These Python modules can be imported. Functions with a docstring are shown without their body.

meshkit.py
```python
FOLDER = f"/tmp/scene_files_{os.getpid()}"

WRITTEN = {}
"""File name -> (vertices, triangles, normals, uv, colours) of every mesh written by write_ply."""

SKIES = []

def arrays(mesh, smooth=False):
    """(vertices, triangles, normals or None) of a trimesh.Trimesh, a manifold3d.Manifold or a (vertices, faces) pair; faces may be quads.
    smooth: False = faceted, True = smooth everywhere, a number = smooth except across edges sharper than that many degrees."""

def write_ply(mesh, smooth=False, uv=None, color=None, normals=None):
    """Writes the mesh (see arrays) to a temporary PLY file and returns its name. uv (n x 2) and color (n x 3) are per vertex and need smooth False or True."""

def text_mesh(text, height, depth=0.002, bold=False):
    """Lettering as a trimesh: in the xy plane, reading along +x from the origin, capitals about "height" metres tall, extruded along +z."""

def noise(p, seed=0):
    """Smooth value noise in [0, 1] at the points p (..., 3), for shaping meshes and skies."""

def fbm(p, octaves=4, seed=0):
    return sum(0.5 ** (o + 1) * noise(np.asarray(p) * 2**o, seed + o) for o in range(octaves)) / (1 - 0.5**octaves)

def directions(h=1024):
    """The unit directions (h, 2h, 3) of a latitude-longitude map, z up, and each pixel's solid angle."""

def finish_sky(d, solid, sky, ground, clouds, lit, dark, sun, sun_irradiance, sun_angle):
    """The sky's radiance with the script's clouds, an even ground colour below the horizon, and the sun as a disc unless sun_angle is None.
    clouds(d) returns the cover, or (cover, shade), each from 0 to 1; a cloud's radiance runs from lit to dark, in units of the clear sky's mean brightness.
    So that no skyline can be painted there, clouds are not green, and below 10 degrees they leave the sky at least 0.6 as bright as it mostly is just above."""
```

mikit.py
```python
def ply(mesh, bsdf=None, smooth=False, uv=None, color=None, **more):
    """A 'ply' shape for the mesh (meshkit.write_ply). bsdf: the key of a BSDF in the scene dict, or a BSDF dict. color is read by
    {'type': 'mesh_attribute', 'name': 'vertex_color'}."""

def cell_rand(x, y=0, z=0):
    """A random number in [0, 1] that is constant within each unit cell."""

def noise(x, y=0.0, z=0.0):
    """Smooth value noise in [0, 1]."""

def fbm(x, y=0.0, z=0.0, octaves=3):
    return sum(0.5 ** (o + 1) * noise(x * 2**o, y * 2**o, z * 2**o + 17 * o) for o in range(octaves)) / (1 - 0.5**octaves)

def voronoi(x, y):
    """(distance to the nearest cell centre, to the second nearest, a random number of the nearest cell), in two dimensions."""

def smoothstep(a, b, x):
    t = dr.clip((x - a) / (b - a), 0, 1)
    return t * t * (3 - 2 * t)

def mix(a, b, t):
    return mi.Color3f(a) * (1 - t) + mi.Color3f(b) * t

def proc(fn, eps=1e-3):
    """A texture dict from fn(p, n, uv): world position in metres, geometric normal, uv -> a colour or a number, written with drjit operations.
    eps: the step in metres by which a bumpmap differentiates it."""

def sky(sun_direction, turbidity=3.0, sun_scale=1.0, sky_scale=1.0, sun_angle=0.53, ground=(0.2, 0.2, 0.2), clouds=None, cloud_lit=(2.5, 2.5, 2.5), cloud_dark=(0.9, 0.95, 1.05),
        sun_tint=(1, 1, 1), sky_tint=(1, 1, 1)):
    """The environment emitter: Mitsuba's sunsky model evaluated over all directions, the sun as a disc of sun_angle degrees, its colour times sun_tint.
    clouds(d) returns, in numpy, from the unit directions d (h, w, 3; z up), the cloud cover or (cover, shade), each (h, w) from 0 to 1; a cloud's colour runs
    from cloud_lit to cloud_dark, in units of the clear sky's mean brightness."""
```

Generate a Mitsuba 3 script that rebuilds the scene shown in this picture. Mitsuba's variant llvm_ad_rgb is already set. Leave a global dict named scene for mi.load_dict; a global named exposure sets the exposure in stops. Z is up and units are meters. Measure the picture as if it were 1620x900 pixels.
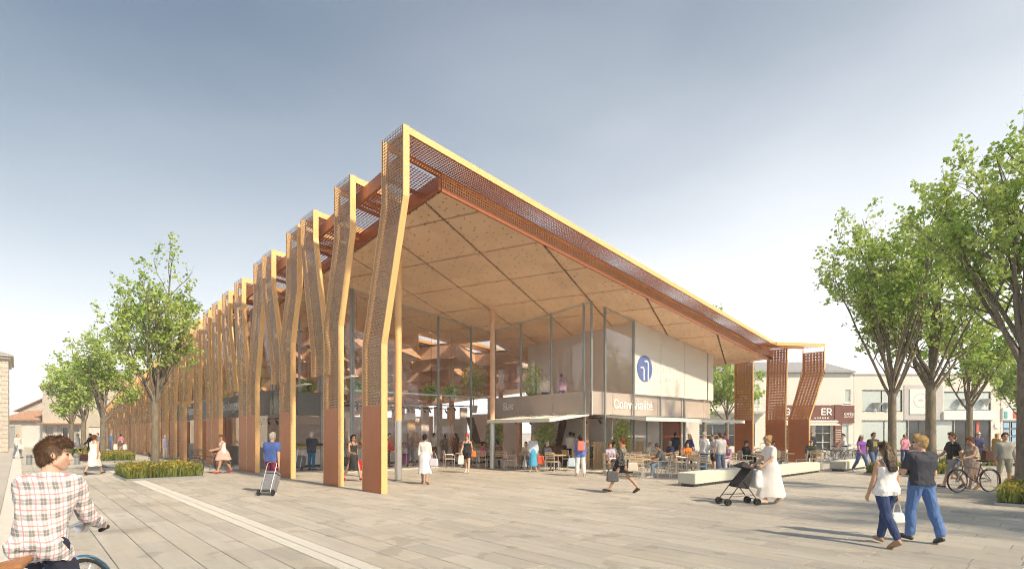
import math, random
import numpy as np, trimesh, manifold3d
import drjit as dr, mitsuba as mi
import mikit, meshkit
from shapely.geometry import Polygon, box as sbox
from shapely import affinity

T = mi.ScalarTransform4f
scene, labels = {}, {}
R = random.Random(7)

# ------------------------------------------------------------------ camera, sky, exposure
EYE = 1.75
scene['camera'] = dict(type='perspective', fov=87.2, fov_axis='x', near_clip=0.1, far_clip=3000.0,
                       principal_point_offset_y=-0.2611,
                       to_world=T().look_at(origin=[0, 0, EYE], target=[0, 1, EYE], up=[0, 0, 1]))


def veil(d):
    """thin bright haze towards the horizon, soft high cirrus above; a touch thicker towards the east (right)"""
    el = np.degrees(np.arcsin(np.clip(d[..., 2], -1, 1)))
    n = meshkit.fbm(d * np.array([2.2, 2.2, 5.0]) + 3.1, 4, seed=5)
    side = np.clip(0.5 + 0.5 * (d[..., 0] * 0.97 + d[..., 1] * 0.24), 0, 1) ** 2.2
    base = np.exp(-(np.maximum(el, 0) / (13.0 + 13.0 * side)) ** 1.3)
    cover = base * (0.97 + 0.1 * n) + (0.10 + 0.22 * side) * np.clip(n - 0.35, 0, 1) + 0.02 + 0.11 * side
    return np.clip(cover, 0, 1)


SUN = (0.72 * 0.766, -0.695 * 0.766, 0.643)
scene['sky'] = mikit.sky(SUN, turbidity=3.0, clouds=veil, cloud_lit=(5.9, 5.95, 6.0), cloud_dark=(2.1, 2.1, 2.15),
                         sky_tint=(0.955, 1.05, 0.96), sky_scale=0.66, sun_tint=(0.97, 0.965, 0.95), sun_angle=2.5, sun_scale=0.9, ground=(0.3, 0.28, 0.25))
exposure = 2.12

# ------------------------------------------------------------------ helpers
P0 = np.array([-3.746, 15.43])                       # the hall's near corner on the ground
ANG = 42.55                                          # its front runs along +u, its long side along +v
CA, SA = math.cos(math.radians(ANG)), math.sin(math.radians(ANG))
HALL = T().translate([P0[0], P0[1], 0]).rotate([0, 0, 1], ANG)


def W(u, v, z=None):
    p = (P0[0] + u * CA - v * SA, P0[1] + u * SA + v * CA)
    return p if z is None else (p[0], p[1], z)


def numbered(name):
    if name not in scene and name not in labels and not any(k.startswith(name + '__') for k in (scene if '__' not in name else ())):
        if name not in USED:
            USED[name] = 0
            return name
    USED[name] = USED.get(name, 0) + 1
    return f'{name}_{USED[name]:03d}'


USED = {}


def place(loc=(0, 0, 0), rotz=0, s=1.0):
    t = T().translate([float(loc[0]), float(loc[1]), float(loc[2]) if len(loc) > 2 else 0.0]).rotate([0, 0, 1], rotz)
    return t.scale(s) if s != 1.0 else t


def thing(name, label=None, cat=None, group=None, kind=None):
    key = numbered(name)
    d = {}
    if label: d['label'] = label
    if cat: d['category'] = cat
    if group: d['group'] = group
    if kind: d['kind'] = kind
    labels[key] = d
    return key


def obj(parent, name, mesh, bsdf, to=None, smooth=False, label=None, kind=None, **kw):
    """one entry of the scene: a part of parent (or parent itself when name is None). mesh may be a ready shape dict."""
    key = parent if name is None else numbered(parent + '__' + name)
    d = dict(mesh) if isinstance(mesh, dict) else mikit.ply(mesh, bsdf, smooth, **kw)
    if to is not None: d['to_world'] = to
    scene[key] = d
    e = {}
    if label: e['label'] = label
    if kind: e['kind'] = kind
    if e: labels.setdefault(key, {}).update(e)
    return key


def box(x0, x1, y0, y1, z0, z1):
    m = trimesh.creation.box((abs(x1 - x0), abs(y1 - y0), abs(z1 - z0)))
    m.apply_translation(((x0 + x1) / 2, (y0 + y1) / 2, (z0 + z1) / 2))
    return m


def rbox(x0, x1, y0, y1, z0, z1, r=0.02):
    """a box with chamfered edges"""
    r = min(r, abs(x1 - x0) * .45, abs(y1 - y0) * .45, abs(z1 - z0) * .45)
    pts = []
    for sx, x in ((1, x0), (-1, x1)):
        for sy, y in ((1, y0), (-1, y1)):
            for sz, z in ((1, z0), (-1, z1)):
                pts += [(x, y + sy * r, z + sz * r), (x + sx * r, y, z + sz * r), (x + sx * r, y + sy * r, z)]
    return trimesh.convex.convex_hull(np.array(pts))


def cat(ms):
    return trimesh.util.concatenate([m for m in ms if m is not None])


def quad(a, b, c, d):
    return trimesh.Trimesh(np.array([a, b, c, d], float), [[0, 1, 2], [0, 2, 3]], process=False)


def tube(pts, r, n=8, caps=True):
    """polyline as a tube; r a number or a list"""
    p = np.asarray(pts, float)
    r = np.broadcast_to(np.asarray(r, float), (len(p),))
    t = np.gradient(p, axis=0)
    t /= np.linalg.norm(t, axis=1, keepdims=True) + 1e-12
    a = np.zeros_like(p)
    x = np.cross(t[0], [0, 0, 1.0] if abs(t[0, 2]) < .9 else [1.0, 0, 0])
    for i in range(len(p)):                              # carry the frame along the line
        x = x - t[i] * (x @ t[i]); x /= np.linalg.norm(x) + 1e-12
        a[i] = x
    b = np.cross(t, a)
    ang = np.arange(n) * 2 * np.pi / n
    v = (p[:, None] + r[:, None, None] * (np.cos(ang)[None, :, None] * a[:, None] + np.sin(ang)[None, :, None] * b[:, None])).reshape(-1, 3)
    i, j = np.meshgrid(np.arange(len(p) - 1), np.arange(n), indexing='ij')
    q = np.stack([i * n + j, i * n + (j + 1) % n, (i + 1) * n + (j + 1) % n, (i + 1) * n + j], -1).reshape(-1, 4)
    f = np.vstack([q[:, [0, 2, 1]], q[:, [0, 3, 2]]])
    if caps:
        k = len(v); v = np.vstack([v, p[:1], p[-1:]])
        j = np.arange(n); e = (len(p) - 1) * n
        f = np.vstack([f, np.stack([j, (j + 1) % n, j * 0 + k], 1), np.stack([e + (j + 1) % n, e + j, j * 0 + k + 1], 1)])
    return trimesh.Trimesh(v, f, process=False)


def arc(c, r, a0, a1, n, ax=0, ay=2):
    """points on an arc in the plane of axes ax, ay"""
    out = []
    for a in np.linspace(math.radians(a0), math.radians(a1), n):
        p = list(c); p[ax] += r * math.cos(a); p[ay] += r * math.sin(a); out.append(p)
    return out


def moved(m, loc=(0, 0, 0), rz=0, s=1):
    m = m.copy()
    if s != 1: m.apply_scale(s)
    if rz: m.apply_transform(trimesh.transformations.rotation_matrix(math.radians(rz), (0, 0, 1)))
    m.apply_translation(loc)
    return m


def text(s, h, depth=0.02, bold=False):
    return meshkit.text_mesh(s, h, depth, bold)


def upright(m, origin, xdir, zoff=0.0):
    """lettering in the xy plane stood up: reads along xdir (a horizontal unit vector), faces to the right-hand side of it seen from above"""
    x = np.array([xdir[0], xdir[1], 0.0]); up = np.array([0, 0, 1.0]); n = np.cross(x, up)
    v = np.asarray(m.vertices)
    w = np.asarray(origin, float) + v[:, :1] * x + v[:, 1:2] * up + (v[:, 2:3] + zoff) * n
    return trimesh.Trimesh(w, m.faces, process=False)


# ------------------------------------------------------------------ materials
def rgb(c):
    return {'type': 'rgb', 'value': [float(x) for x in c]}


def mat(name, c, rough=0.5, metal=0.0, spec=0.5, two=True, **kw):
    b = dict(type='principled', base_color=c if isinstance(c, dict) else rgb(c), roughness=rough, metallic=metal, specular=spec, **kw)
    scene[name] = dict(type='twosided', bsdf=b) if two else b
    return name


def uvw(p):
    """world position -> the hall's u, v"""
    x, y = p.x - P0[0], p.y - P0[1]
    return x * CA + y * SA, -x * SA + y * CA


SLAB_W, SLAB_L = 0.42, 1.06


def paver_tone(p, n, uv):
    u, v = uvw(p)
    row = dr.floor(u / SLAB_W)
    k = dr.floor((v + mikit.cell_rand(row, 3) * SLAB_L) / SLAB_L)
    t = mikit.cell_rand(row, k, 5)
    s = mikit.cell_rand(row, k, 9)
    streak = mikit.fbm(u * 9.0, v * 0.9, 0.0, 3)
    patch = mikit.fbm(u * 0.22 + 4, v * 0.22, 1.0, 3)
    grain = mikit.noise(p.x * 150, p.y * 150, 0.0)
    L = 0.87 + 0.16 * t + 0.20 * (streak - 0.5) + 0.32 * (patch - 0.5) + 0.10 * (grain - 0.5)
    c = mikit.mix(mi.Color3f(0.405, 0.382, 0.338), mi.Color3f(0.392, 0.38, 0.35), s)
    spots = mikit.smoothstep(0.70, 0.78, mikit.fbm(p.x * 2.3, p.y * 2.3, 2.0, 3))
    return c * L * (1 - 0.18 * spots)


mat('paver', mikit.proc(paver_tone), 0.62, spec=0.35)


def road_tone(p, n, uv):
    L = 0.88 + 0.22 * mikit.fbm(p.x * 0.35, p.y * 0.35, 0, 3) + 0.12 * (mikit.noise(p.x * 60, p.y * 60, 0) - 0.5)
    return mi.Color3f(0.335, 0.325, 0.31) * L


mat('road_surface', mikit.proc(road_tone), 0.8, spec=0.25)
mat('joint', (0.13, 0.12, 0.105), 0.9, spec=0.2)
mat('drain_stone', (0.5, 0.49, 0.46), 0.7, spec=0.3)


def frame_tone(p, n, uv):
    a = mikit.fbm(p.x * 1.3, p.y * 1.3, p.z * 0.6, 3)
    b = mikit.noise(p.x * 9, p.y * 9, p.z * 2.5)
    return mi.Color3f(0.42, 0.145, 0.062) * (0.86 + 0.22 * a + 0.07 * b)


mat('frame_metal', mikit.proc(frame_tone), 0.36, metal=0.4)


def soffit_tone(p, n, uv):
    return mi.Color3f(0.60, 0.255, 0.105) * (0.88 + 0.2 * mikit.fbm(p.x * 1.5, p.y * 1.5, p.z * 0.7, 3))


mat('copper_mesh', mikit.proc(soffit_tone), 0.38, metal=0.3)


def bronze_tone(p, n, uv):
    return mi.Color3f(0.41, 0.245, 0.135) * (0.85 + 0.25 * mikit.fbm(p.x * 1.5, p.y * 1.5, p.z * 0.7, 3))


mat('bronze_mesh', mikit.proc(bronze_tone), 0.4, metal=0.35)


def brass_tone(p, n, uv):
    return mi.Color3f(0.91, 0.555, 0.24) * (0.90 + 0.14 * mikit.fbm(p.x * 2, p.y * 2, p.z * 0.8, 3))


mat('brass_edge', mikit.proc(brass_tone), 0.45, metal=0.12)


def ply_tone(p, n, uv):
    u, v = uvw(p)
    a = math.radians(22); s, t = u * math.cos(a) + v * math.sin(a), -u * math.sin(a) + v * math.cos(a)
    grain = mikit.fbm(s * 1.2, t * 14.0, p.z, 3)
    cl = mikit.fbm(s * 0.9, t * 0.9, 3.0, 3)
    d1, d2, r = mikit.voronoi(s * 3.1, t * 3.1)
    knot = (1 - mikit.smoothstep(0.06, 0.15, d1)) * mikit.smoothstep(0.30, 0.40, r)
    cellt = mikit.cell_rand(dr.floor(s / 2.52 + 0.2), dr.floor(t / 2.45 + 0.8), 2)
    c = mikit.mix(mi.Color3f(0.78, 0.51, 0.325), mi.Color3f(0.85, 0.61, 0.42), grain)
    return c * (0.86 + 0.22 * cl + 0.10 * (cellt - 0.5)) * (1 - 0.6 * knot)


mat('plywood', mikit.proc(ply_tone), 0.55, spec=0.3)


def wood_tone(p, n, uv):
    g = mikit.fbm(p.x * 2.0 + p.y * 2.0, p.z * 22.0, 0.0, 3)
    k = mikit.fbm(p.x * 3, p.y * 3, p.z * 3, 2)
    return mikit.mix(mi.Color3f(0.66, 0.39, 0.245), mi.Color3f(0.77, 0.50, 0.34), g) * (0.85 + 0.3 * k)


mat('timber', mikit.proc(wood_tone), 0.5, spec=0.3)
mat('steel', (0.33, 0.36, 0.37), 0.38, metal=0.55)
mat('steel_light', (0.60, 0.62, 0.62), 0.3, metal=0.75)
mat('dark_metal', (0.055, 0.055, 0.06), 0.45, metal=0.3)
mat('white_paint', (0.80, 0.80, 0.78), 0.5)
mat('letter_white', (0.86, 0.87, 0.87), 0.5)
mat('sign_grey', (0.165, 0.18, 0.18), 0.5)
mat('sign_dark', (0.085, 0.105, 0.12), 0.5)
mat('band_beige', (0.43, 0.375, 0.34), 0.22, spec=0.55)
mat('room_brown', (0.60, 0.54, 0.49), 0.35)
mat('panel_white', (0.74, 0.695, 0.64), 0.35)
mat('logo_blue', (0.10, 0.155, 0.40), 0.4)
mat('canopy_cream', (0.80, 0.80, 0.72), 0.5)
mat('floor_light', (0.74, 0.72, 0.69), 0.18, spec=0.6)
mat('groove', (0.20, 0.115, 0.065), 0.8)
mat('concrete_grey', (0.33, 0.34, 0.34), 0.7, spec=0.3)
mat('door_orange', (0.62, 0.27, 0.08), 0.4)
mat('door_red', (0.22, 0.055, 0.03), 0.4)
mat('concrete_pale', (0.60, 0.60, 0.52), 0.75, spec=0.3)
scene['glass'] = dict(type='thindielectric', int_ior=1.5)
mat('dark_glass', (0.03, 0.035, 0.04), 0.05, spec=0.9)
mat('pale_glass', (0.50, 0.58, 0.58), 0.06, spec=0.8)
mat('blue_poster', (0.30, 0.50, 0.72), 0.4)
scene['vc_matte'] = dict(type='twosided', bsdf=dict(type='principled', base_color={'type': 'mesh_attribute', 'name': 'vertex_color'}, roughness=0.75, specular=0.25, sheen=0.15))
scene['vc_skin'] = dict(type='twosided', bsdf=dict(type='principled', base_color={'type': 'mesh_attribute', 'name': 'vertex_color'}, roughness=0.5, specular=0.35))
scene['vc_gloss'] = dict(type='twosided', bsdf=dict(type='principled', base_color={'type': 'mesh_attribute', 'name': 'vertex_color'}, roughness=0.3, specular=0.5))
# ------------------------------------------------------------------ ground, road, paving
key = thing('ground', kind='structure', label='pale town ground stretching away under the plaza and the streets')
obj(key, None, quad((-510, -110, -.06), (510, -110, -.06), (510, 530, -.06), (-510, 530, -.06)), 'road_surface')

key = thing('road', kind='structure', label='smooth grey road surface along the left edge of the plaza')
obj(key, None, quad((-60, -40, -.028), (-7.98, -40, -.028), (-7.98, 160, -.028), (-60, 160, -.028)), 'road_surface', HALL)

key = thing('kerb', kind='structure', label='flush pale kerb strip between the plaza paving and the road')
ks = []
for i in range(-16, 46):
    v0 = i * 1.2
    m = rbox(-7.96, -7.56, v0 + .006, v0 + 1.194, -.10, -.006 + .002 * R.random(), .008)
    if -14 < v0 < 24: obj(key, 'kerb_stone', m, 'drain_stone', HALL)
    else: ks.append(m)
obj(key, 'kerb_stone', cat(ks), 'drain_stone', HALL, kind='stuff')

pav = thing('paving', kind='structure', label='beige stone slabs in staggered rows covering the plaza')
obj(pav, 'bed', quad((-7.56, -40, -.022), (120, -40, -.022), (120, 140, -.022), (-7.56, 140, -.022)), 'joint', HALL)
# beyond the slabs the same stone as one sheet
far_paving = []


def visible(x, y):
    return y > 0.2 and abs(x) < 0.99 * y + 3.0


def cell_rand_py(x, y=0, z=0):
    x, y, z = (int(math.floor(v)) + 1000000 & 0xFFFFFFFF for v in (x, y, z))
    h = (x * 374761393 + y * 668265263 + z * 2147483647) & 0xFFFFFFFF
    h = ((h ^ (h >> 13)) * 1274126177) & 0xFFFFFFFF
    return ((h ^ (h >> 16)) & 0xFFFFFF) / 16777215.0


slabs = []
for row in range(-18, 130):
    u0 = row * SLAB_W
    if u0 < -7.57: continue
    off = cell_rand_py(row, 3) * SLAB_L
    for k in range(-60, 60):
        v0 = k * SLAB_L - off
        x, y = W(u0 + SLAB_W / 2, v0 + SLAB_L / 2)
        if not visible(x, y) or y > 34: continue
        if u0 > 0.9 and v0 > 12.2: continue
        if u0 > 3.2 and v0 > 8.9 and u0 < 23: continue
        if 11.6 < u0 < 22 and v0 > 1.7: continue
        slabs.append((y, x, row, k, u0, v0))
slabs.sort()
DRAIN = (-11 * SLAB_W, -10 * SLAB_W)
slabs = [s for s in slabs if abs(s[4] + SLAB_W / 2 + 11.5 * SLAB_W - .21) > .2 or True]
slabs = [s for s in slabs if s[2] != -11]
g = .0045
one = rbox(g, SLAB_W - g, g, SLAB_L - g, -.05, 0, .003)
one_shape = mikit.ply(one, 'paver')
rest = []
for n, (y, x, row, k, u0, v0) in enumerate(slabs):
    dz = .003 * R.random() - .002
    if n < 290:
        obj(pav, 'slab', one_shape, None, HALL.translate([u0, v0, dz]))
    else:
        m = one.copy(); m.apply_translation((u0, v0, dz)); rest.append(m)
obj(pav, 'slab', cat(rest), 'paver', HALL, kind='stuff')
plaza = Polygon([W(-7.56, -40), W(120, -40), W(120, 140), W(-7.56, 140)]).intersection(sbox(-300, 33.4, 300, 400))
pts = np.array(plaza.exterior.coords)[:-1]
obj(pav, 'far_surface', (np.c_[pts, np.full(len(pts), -.004)], [[0, i, i + 1] if plaza.exterior.is_ccw else [0, i + 1, i] for i in range(1, len(pts) - 1)]), 'paver')

key = thing('drain', kind='structure', label='pale stone drainage channel running through the paving')
ks = []
for i in range(-14, 20):
    v0 = i * 1.0
    m = cat([rbox(DRAIN[0] + .006, DRAIN[0] + .19, v0 + .004, v0 + .996, -.05, .0015, .004), rbox(DRAIN[1] - .215, DRAIN[1] - .006, v0 + .004, v0 + .996, -.05, .0005, .004)])
    if -12 < v0 < 14: obj(key, 'channel_stone', m, 'drain_stone', HALL)
    else: ks.append(m)
obj(key, 'channel_stone', cat(ks), 'drain_stone', HALL, kind='stuff')
# ------------------------------------------------------------------ the market hall
hall = thing('market_hall', 'long market hall with copper coloured perforated frames, plywood ceiling and glass walls', 'market hall')


def ceil_h(u, v):
    return 7.74 - .12 * (u - 11.5) - (.078 - .0015 * u) * (v - 1.6)


def beam_top(u, v):
    return ceil_h(np.minimum(u, 24.5), v) + .78


def perf(fn, s0, s1, w0, w1, p, hole=.385):
    """a perforated sheet: a grid of cells, each with a diamond hole"""
    ns, nw = max(1, round((s1 - s0) / p)), max(1, round((w1 - w0) / p))
    s, w = np.linspace(s0, s1, ns + 1), np.linspace(w0, w1, nw + 1)
    S, Wd = np.meshgrid(s, w, indexing='ij')
    grid = fn(S.ravel(), Wd.ravel())
    cs, cw = (s[:-1] + s[1:]) / 2, (w[:-1] + w[1:]) / 2
    C, D = np.meshgrid(cs, cw, indexing='ij'); C, D = C.ravel(), D.ravel()
    hs, hw = hole * (s1 - s0) / ns * 1.22, hole * (w1 - w0) / nw * 1.22
    hv = [fn(C - hs, D), fn(C, D + hw), fn(C + hs, D), fn(C, D - hw)]
    n = len(C); G0 = len(grid)
    i, j = np.meshgrid(np.arange(ns), np.arange(nw), indexing='ij')
    a = (i * (nw + 1) + j).ravel(); b = a + 1; d = ((i + 1) * (nw + 1) + j).ravel(); c = d + 1
    h0, h1, h2, h3 = (G0 + q * n + np.arange(n) for q in range(4))
    f = [(a, b, h0), (b, h1, h0), (b, c, h1), (c, h2, h1), (c, d, h2), (d, h3, h2), (d, a, h3), (a, h0, h3)]
    return trimesh.Trimesh(np.vstack([grid] + hv), np.vstack([np.stack(x, 1) for x in f]), process=False)


def strip(fn, ss, w0, w1):
    """a smooth-bordered strip along s between w0 and w1"""
    ss = np.asarray(ss, float)
    v = np.vstack([fn(ss, np.full(len(ss), w0)), fn(ss, np.full(len(ss), w1))])
    n = len(ss); i = np.arange(n - 1)
    return trimesh.Trimesh(v, np.vstack([np.stack([i, i + 1, i + 1 + n], 1), np.stack([i, i + 1 + n, i + n], 1)]), process=False)


def prism4(ring_a, ring_b):
    return trimesh.convex.convex_hull(np.vstack([ring_a, ring_b]))


WID, THK, BAR = 1.19, .19, .022
# front edge of the foot, front edge of the top (both along v), lower kink, upper kink, foot height, right foot, right top
FRAMES = [(0.0, -1.19, 4.3, 8.2, 0, -1.0, -1.12), (2.82, 1.97, 5.25, 8.1, 0, .98, .98), (3.86, 4.84, 4.6, 8.9, 3.75, None, 0),
          (6.98, 6.29, 5.2, 7.2, 0, None, 0), (7.95, 9.11, 4.4, 7.9, 3.75, None, 0), (11.17, 10.25, 3.9, 7.4, 0, None, 0),
          (12.37, 13.1, 3.9, 7.6, 0, None, 0), (14.3, 15.25, 4.0, 7.2, 3.75, None, 0), (17.0, 17.2, 3.4, 6.6, 0, None, 0)]
v_ = 19.1
rr = random.Random(11)
PAT = [(-.75, 0), (.05, 0), (.8, 3.75), (-.2, 0), (.7, 0), (-.85, 3.75)]
i_ = 0
while v_ < 66:
    sh, ft = PAT[i_ % 6]
    FRAMES.append((v_ + sh, v_, 3.2 + rr.random() * .9, 5.6 + rr.random() * .8, ft, None, 0))
    v_ += 2.02 + .25 * (rr.random() - .5); i_ += 1

SOLID = 2.55
for n, (vb, vt, z1, z2, foot, rb, rt) in enumerate(FRAMES):
    ztop = float(beam_top(0, vt))
    z2 = min(z2, ztop - 1.0)

    def vf(z, vb=vb, vt=vt, z1=z1, z2=z2):
        return np.interp(z, [z1, z2], [vb, vt])
    fk = thing_key = numbered(hall + '__frame')
    parts, holes, edges = [], [], []
    near = n < 3
    pitch = .088 if n < 4 else (.1 if n < 14 else .14)
    z0 = foot + .004
    zs = sorted({z0, z1, z2, ztop} | ({SOLID} if foot == 0 else set()))
    # the two side bars of the leg, front and back
    for w0 in (0, WID - BAR):
        for a, b in zip(zs[:-1], zs[1:]):
            if b <= a: continue
            ra = [(0, vf(a) + w0, a), (THK, vf(a) + w0, a), (THK, vf(a) + w0 + BAR, a), (0, vf(a) + w0 + BAR, a)]
            rb_ = [(0, vf(b) + w0, b), (THK, vf(b) + w0, b), (THK, vf(b) + w0 + BAR, b), (0, vf(b) + w0 + BAR, b)]
            edges.append(prism4(ra, rb_))
    if foot == 0:
        parts.append(box(.004, THK - .004, vb + BAR, vb + WID - BAR, .002, SOLID))
    zp = SOLID if foot == 0 else z0
    mg = .07

    def leg(u0):
        return lambda s, w: np.stack([np.full(np.shape(s), u0), vf(s) + w, s], -1)
    leg_parts, leg_holes = [], []
    zz = [zp] + [z for z in (z1, z2) if z > zp] + [ztop]
    for u0 in ((.006, THK - .006) if n < 6 else (.006,)):
        f = leg(u0)
        leg_holes += [perf(f, zp, ztop - .002, mg, WID - mg, pitch, .40), strip(f, zz, BAR, mg), strip(f, zz, WID - mg, WID - BAR)]
    # the beam over the roof
    ends = 26.99
    us = [0, 24.5, ends]

    def beam(dz):
        return lambda s, w: np.stack([s, vt + w, beam_top(s, vt) - dz], -1)
    for w0 in (0, WID - BAR):
        for a, b in zip(us[:-1], us[1:]):
            q = []
            for s in (a, b):
                t = float(beam_top(s, vt))
                q += [(s, vt + w0, t), (s, vt + w0, t - THK), (s, vt + w0 + BAR, t), (s, vt + w0 + BAR, t - THK)]
            edges.append(prism4(np.array(q[:4]), np.array(q[4:])))
    reach = ends if n == 0 else 4.2 if n < 9 else 2.0
    for dz in (.006, THK - .006):
        f = beam(dz)
        ub = [THK] + [x for x in us if THK < x < reach] + [reach]
        parts += [strip(f, ub, BAR, mg), strip(f, ub, WID - mg, WID - BAR)]
        holes.append(perf(f, THK, reach, mg, WID - mg, pitch, .34))
        if reach < ends:
            parts.append(strip(f, [x for x in [reach, 24.5, ends]], BAR, WID - BAR))
    # the right-hand leg
    if rb is not None:
        zr = float(beam_top(ends, vt)) - THK
        q0, q1 = 3.9, 5.9 if n == 0 else 6.0
        vr = lambda z: np.interp(z, [q0 - 1.2, zr - .02], [rb + .0, rt])
        hs = [.002, SOLID, q0 - 1.2, zr]
        for w0 in (0, WID - BAR):
            for a, b in zip(hs[:-1], hs[1:]):
                edges.append(prism4([(u, vr(a) + w + w0, a) for u in (27 - THK, 27) for w in (0, BAR)], [(u, vr(b) + w + w0, b) for u in (27 - THK, 27) for w in (0, BAR)]))
        parts.append(box(27 - THK + .004, 26.996, rb + BAR, rb + WID - BAR, .002, SOLID))
        for u0 in (27 - THK + .006, 26.994):
            f = lambda s, w, u0=u0: np.stack([np.full(np.shape(s), u0), vr(s) + w, s], -1)
            parts += [strip(f, [SOLID, q0 - 1.2, zr], BAR, mg), strip(f, [SOLID, q0 - 1.2, zr], WID - mg, WID - BAR)]
            holes.append(perf(f, SOLID, zr, mg, WID - mg, .085 if u0 < 26.9 else .17, .33))
    obj(fk, None, cat(parts), 'frame_metal', HALL)
    obj(fk, 'edge_bar', cat(edges), 'brass_edge', HALL)
    obj(fk, 'perforated_leg', cat(leg_holes), 'bronze_mesh', HALL)
    obj(fk, 'perforated_sheet', cat(holes), 'copper_mesh', HALL)

# the outermost right-hand leg with a short beam slanting back into the roof
fk = numbered(hall + '__frame')
parts, holes, edges = [], [], []
zk = [.002, SOLID, 4.0, 5.6, 6.72]
vr = lambda z: np.interp(z, [SOLID, 5.3], [-2.34, -3.16])
for w0 in (0, WID - BAR):
    for a, b in zip(zk[:-1], zk[1:]):
        edges.append(prism4([(u, vr(a) + w + w0, a) for u in (27 - THK, 27) for w in (0, BAR)], [(u, vr(b) + w + w0, b) for u in (27 - THK, 27) for w in (0, BAR)]))
parts.append(box(27 - THK + .004, 26.996, -2.34 + BAR, -2.34 + WID - BAR, .002, SOLID))
for u0 in (27 - THK + .006, 26.994):
    f = lambda s, w, u0=u0: np.stack([np.full(np.shape(s), u0), vr(s) + w, s], -1)
    parts += [strip(f, [SOLID, 5.3, 6.5], BAR, .07), strip(f, [SOLID, 5.3, 6.5], WID - .07, WID - BAR)]
    holes.append(perf(f, SOLID, 6.5, .07, WID - .07, .085 if u0 < 26.9 else .17, .33))
obj(fk, 'perforated_leg', cat(holes), 'copper_mesh', HALL)
holes = []
bm = lambda dz: (lambda s, w: np.stack([s, -3.16 + (27 - s) * .62 + w, 6.96 - dz + 0 * s], -1))
for dz in (.006, THK - .006):
    f = bm(dz)
    parts += [strip(f, [24.3, 27], BAR, .07), strip(f, [24.3, 27], WID - .07, WID - BAR)]
    holes.append(perf(f, 24.3, 27 - .01, .07, WID - .07, .1))
for w0 in (0, WID - BAR):
    a = bm(0)(np.array([24.3, 27.]), np.array([w0, w0])); b = bm(0)(np.array([24.3, 27.]), np.array([w0 + BAR, w0 + BAR]))
    edges.append(trimesh.convex.convex_hull(np.vstack([a, b, a - [0, 0, THK], b - [0, 0, THK]])))
obj(fk, None, cat(parts), 'frame_metal', HALL)
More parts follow.
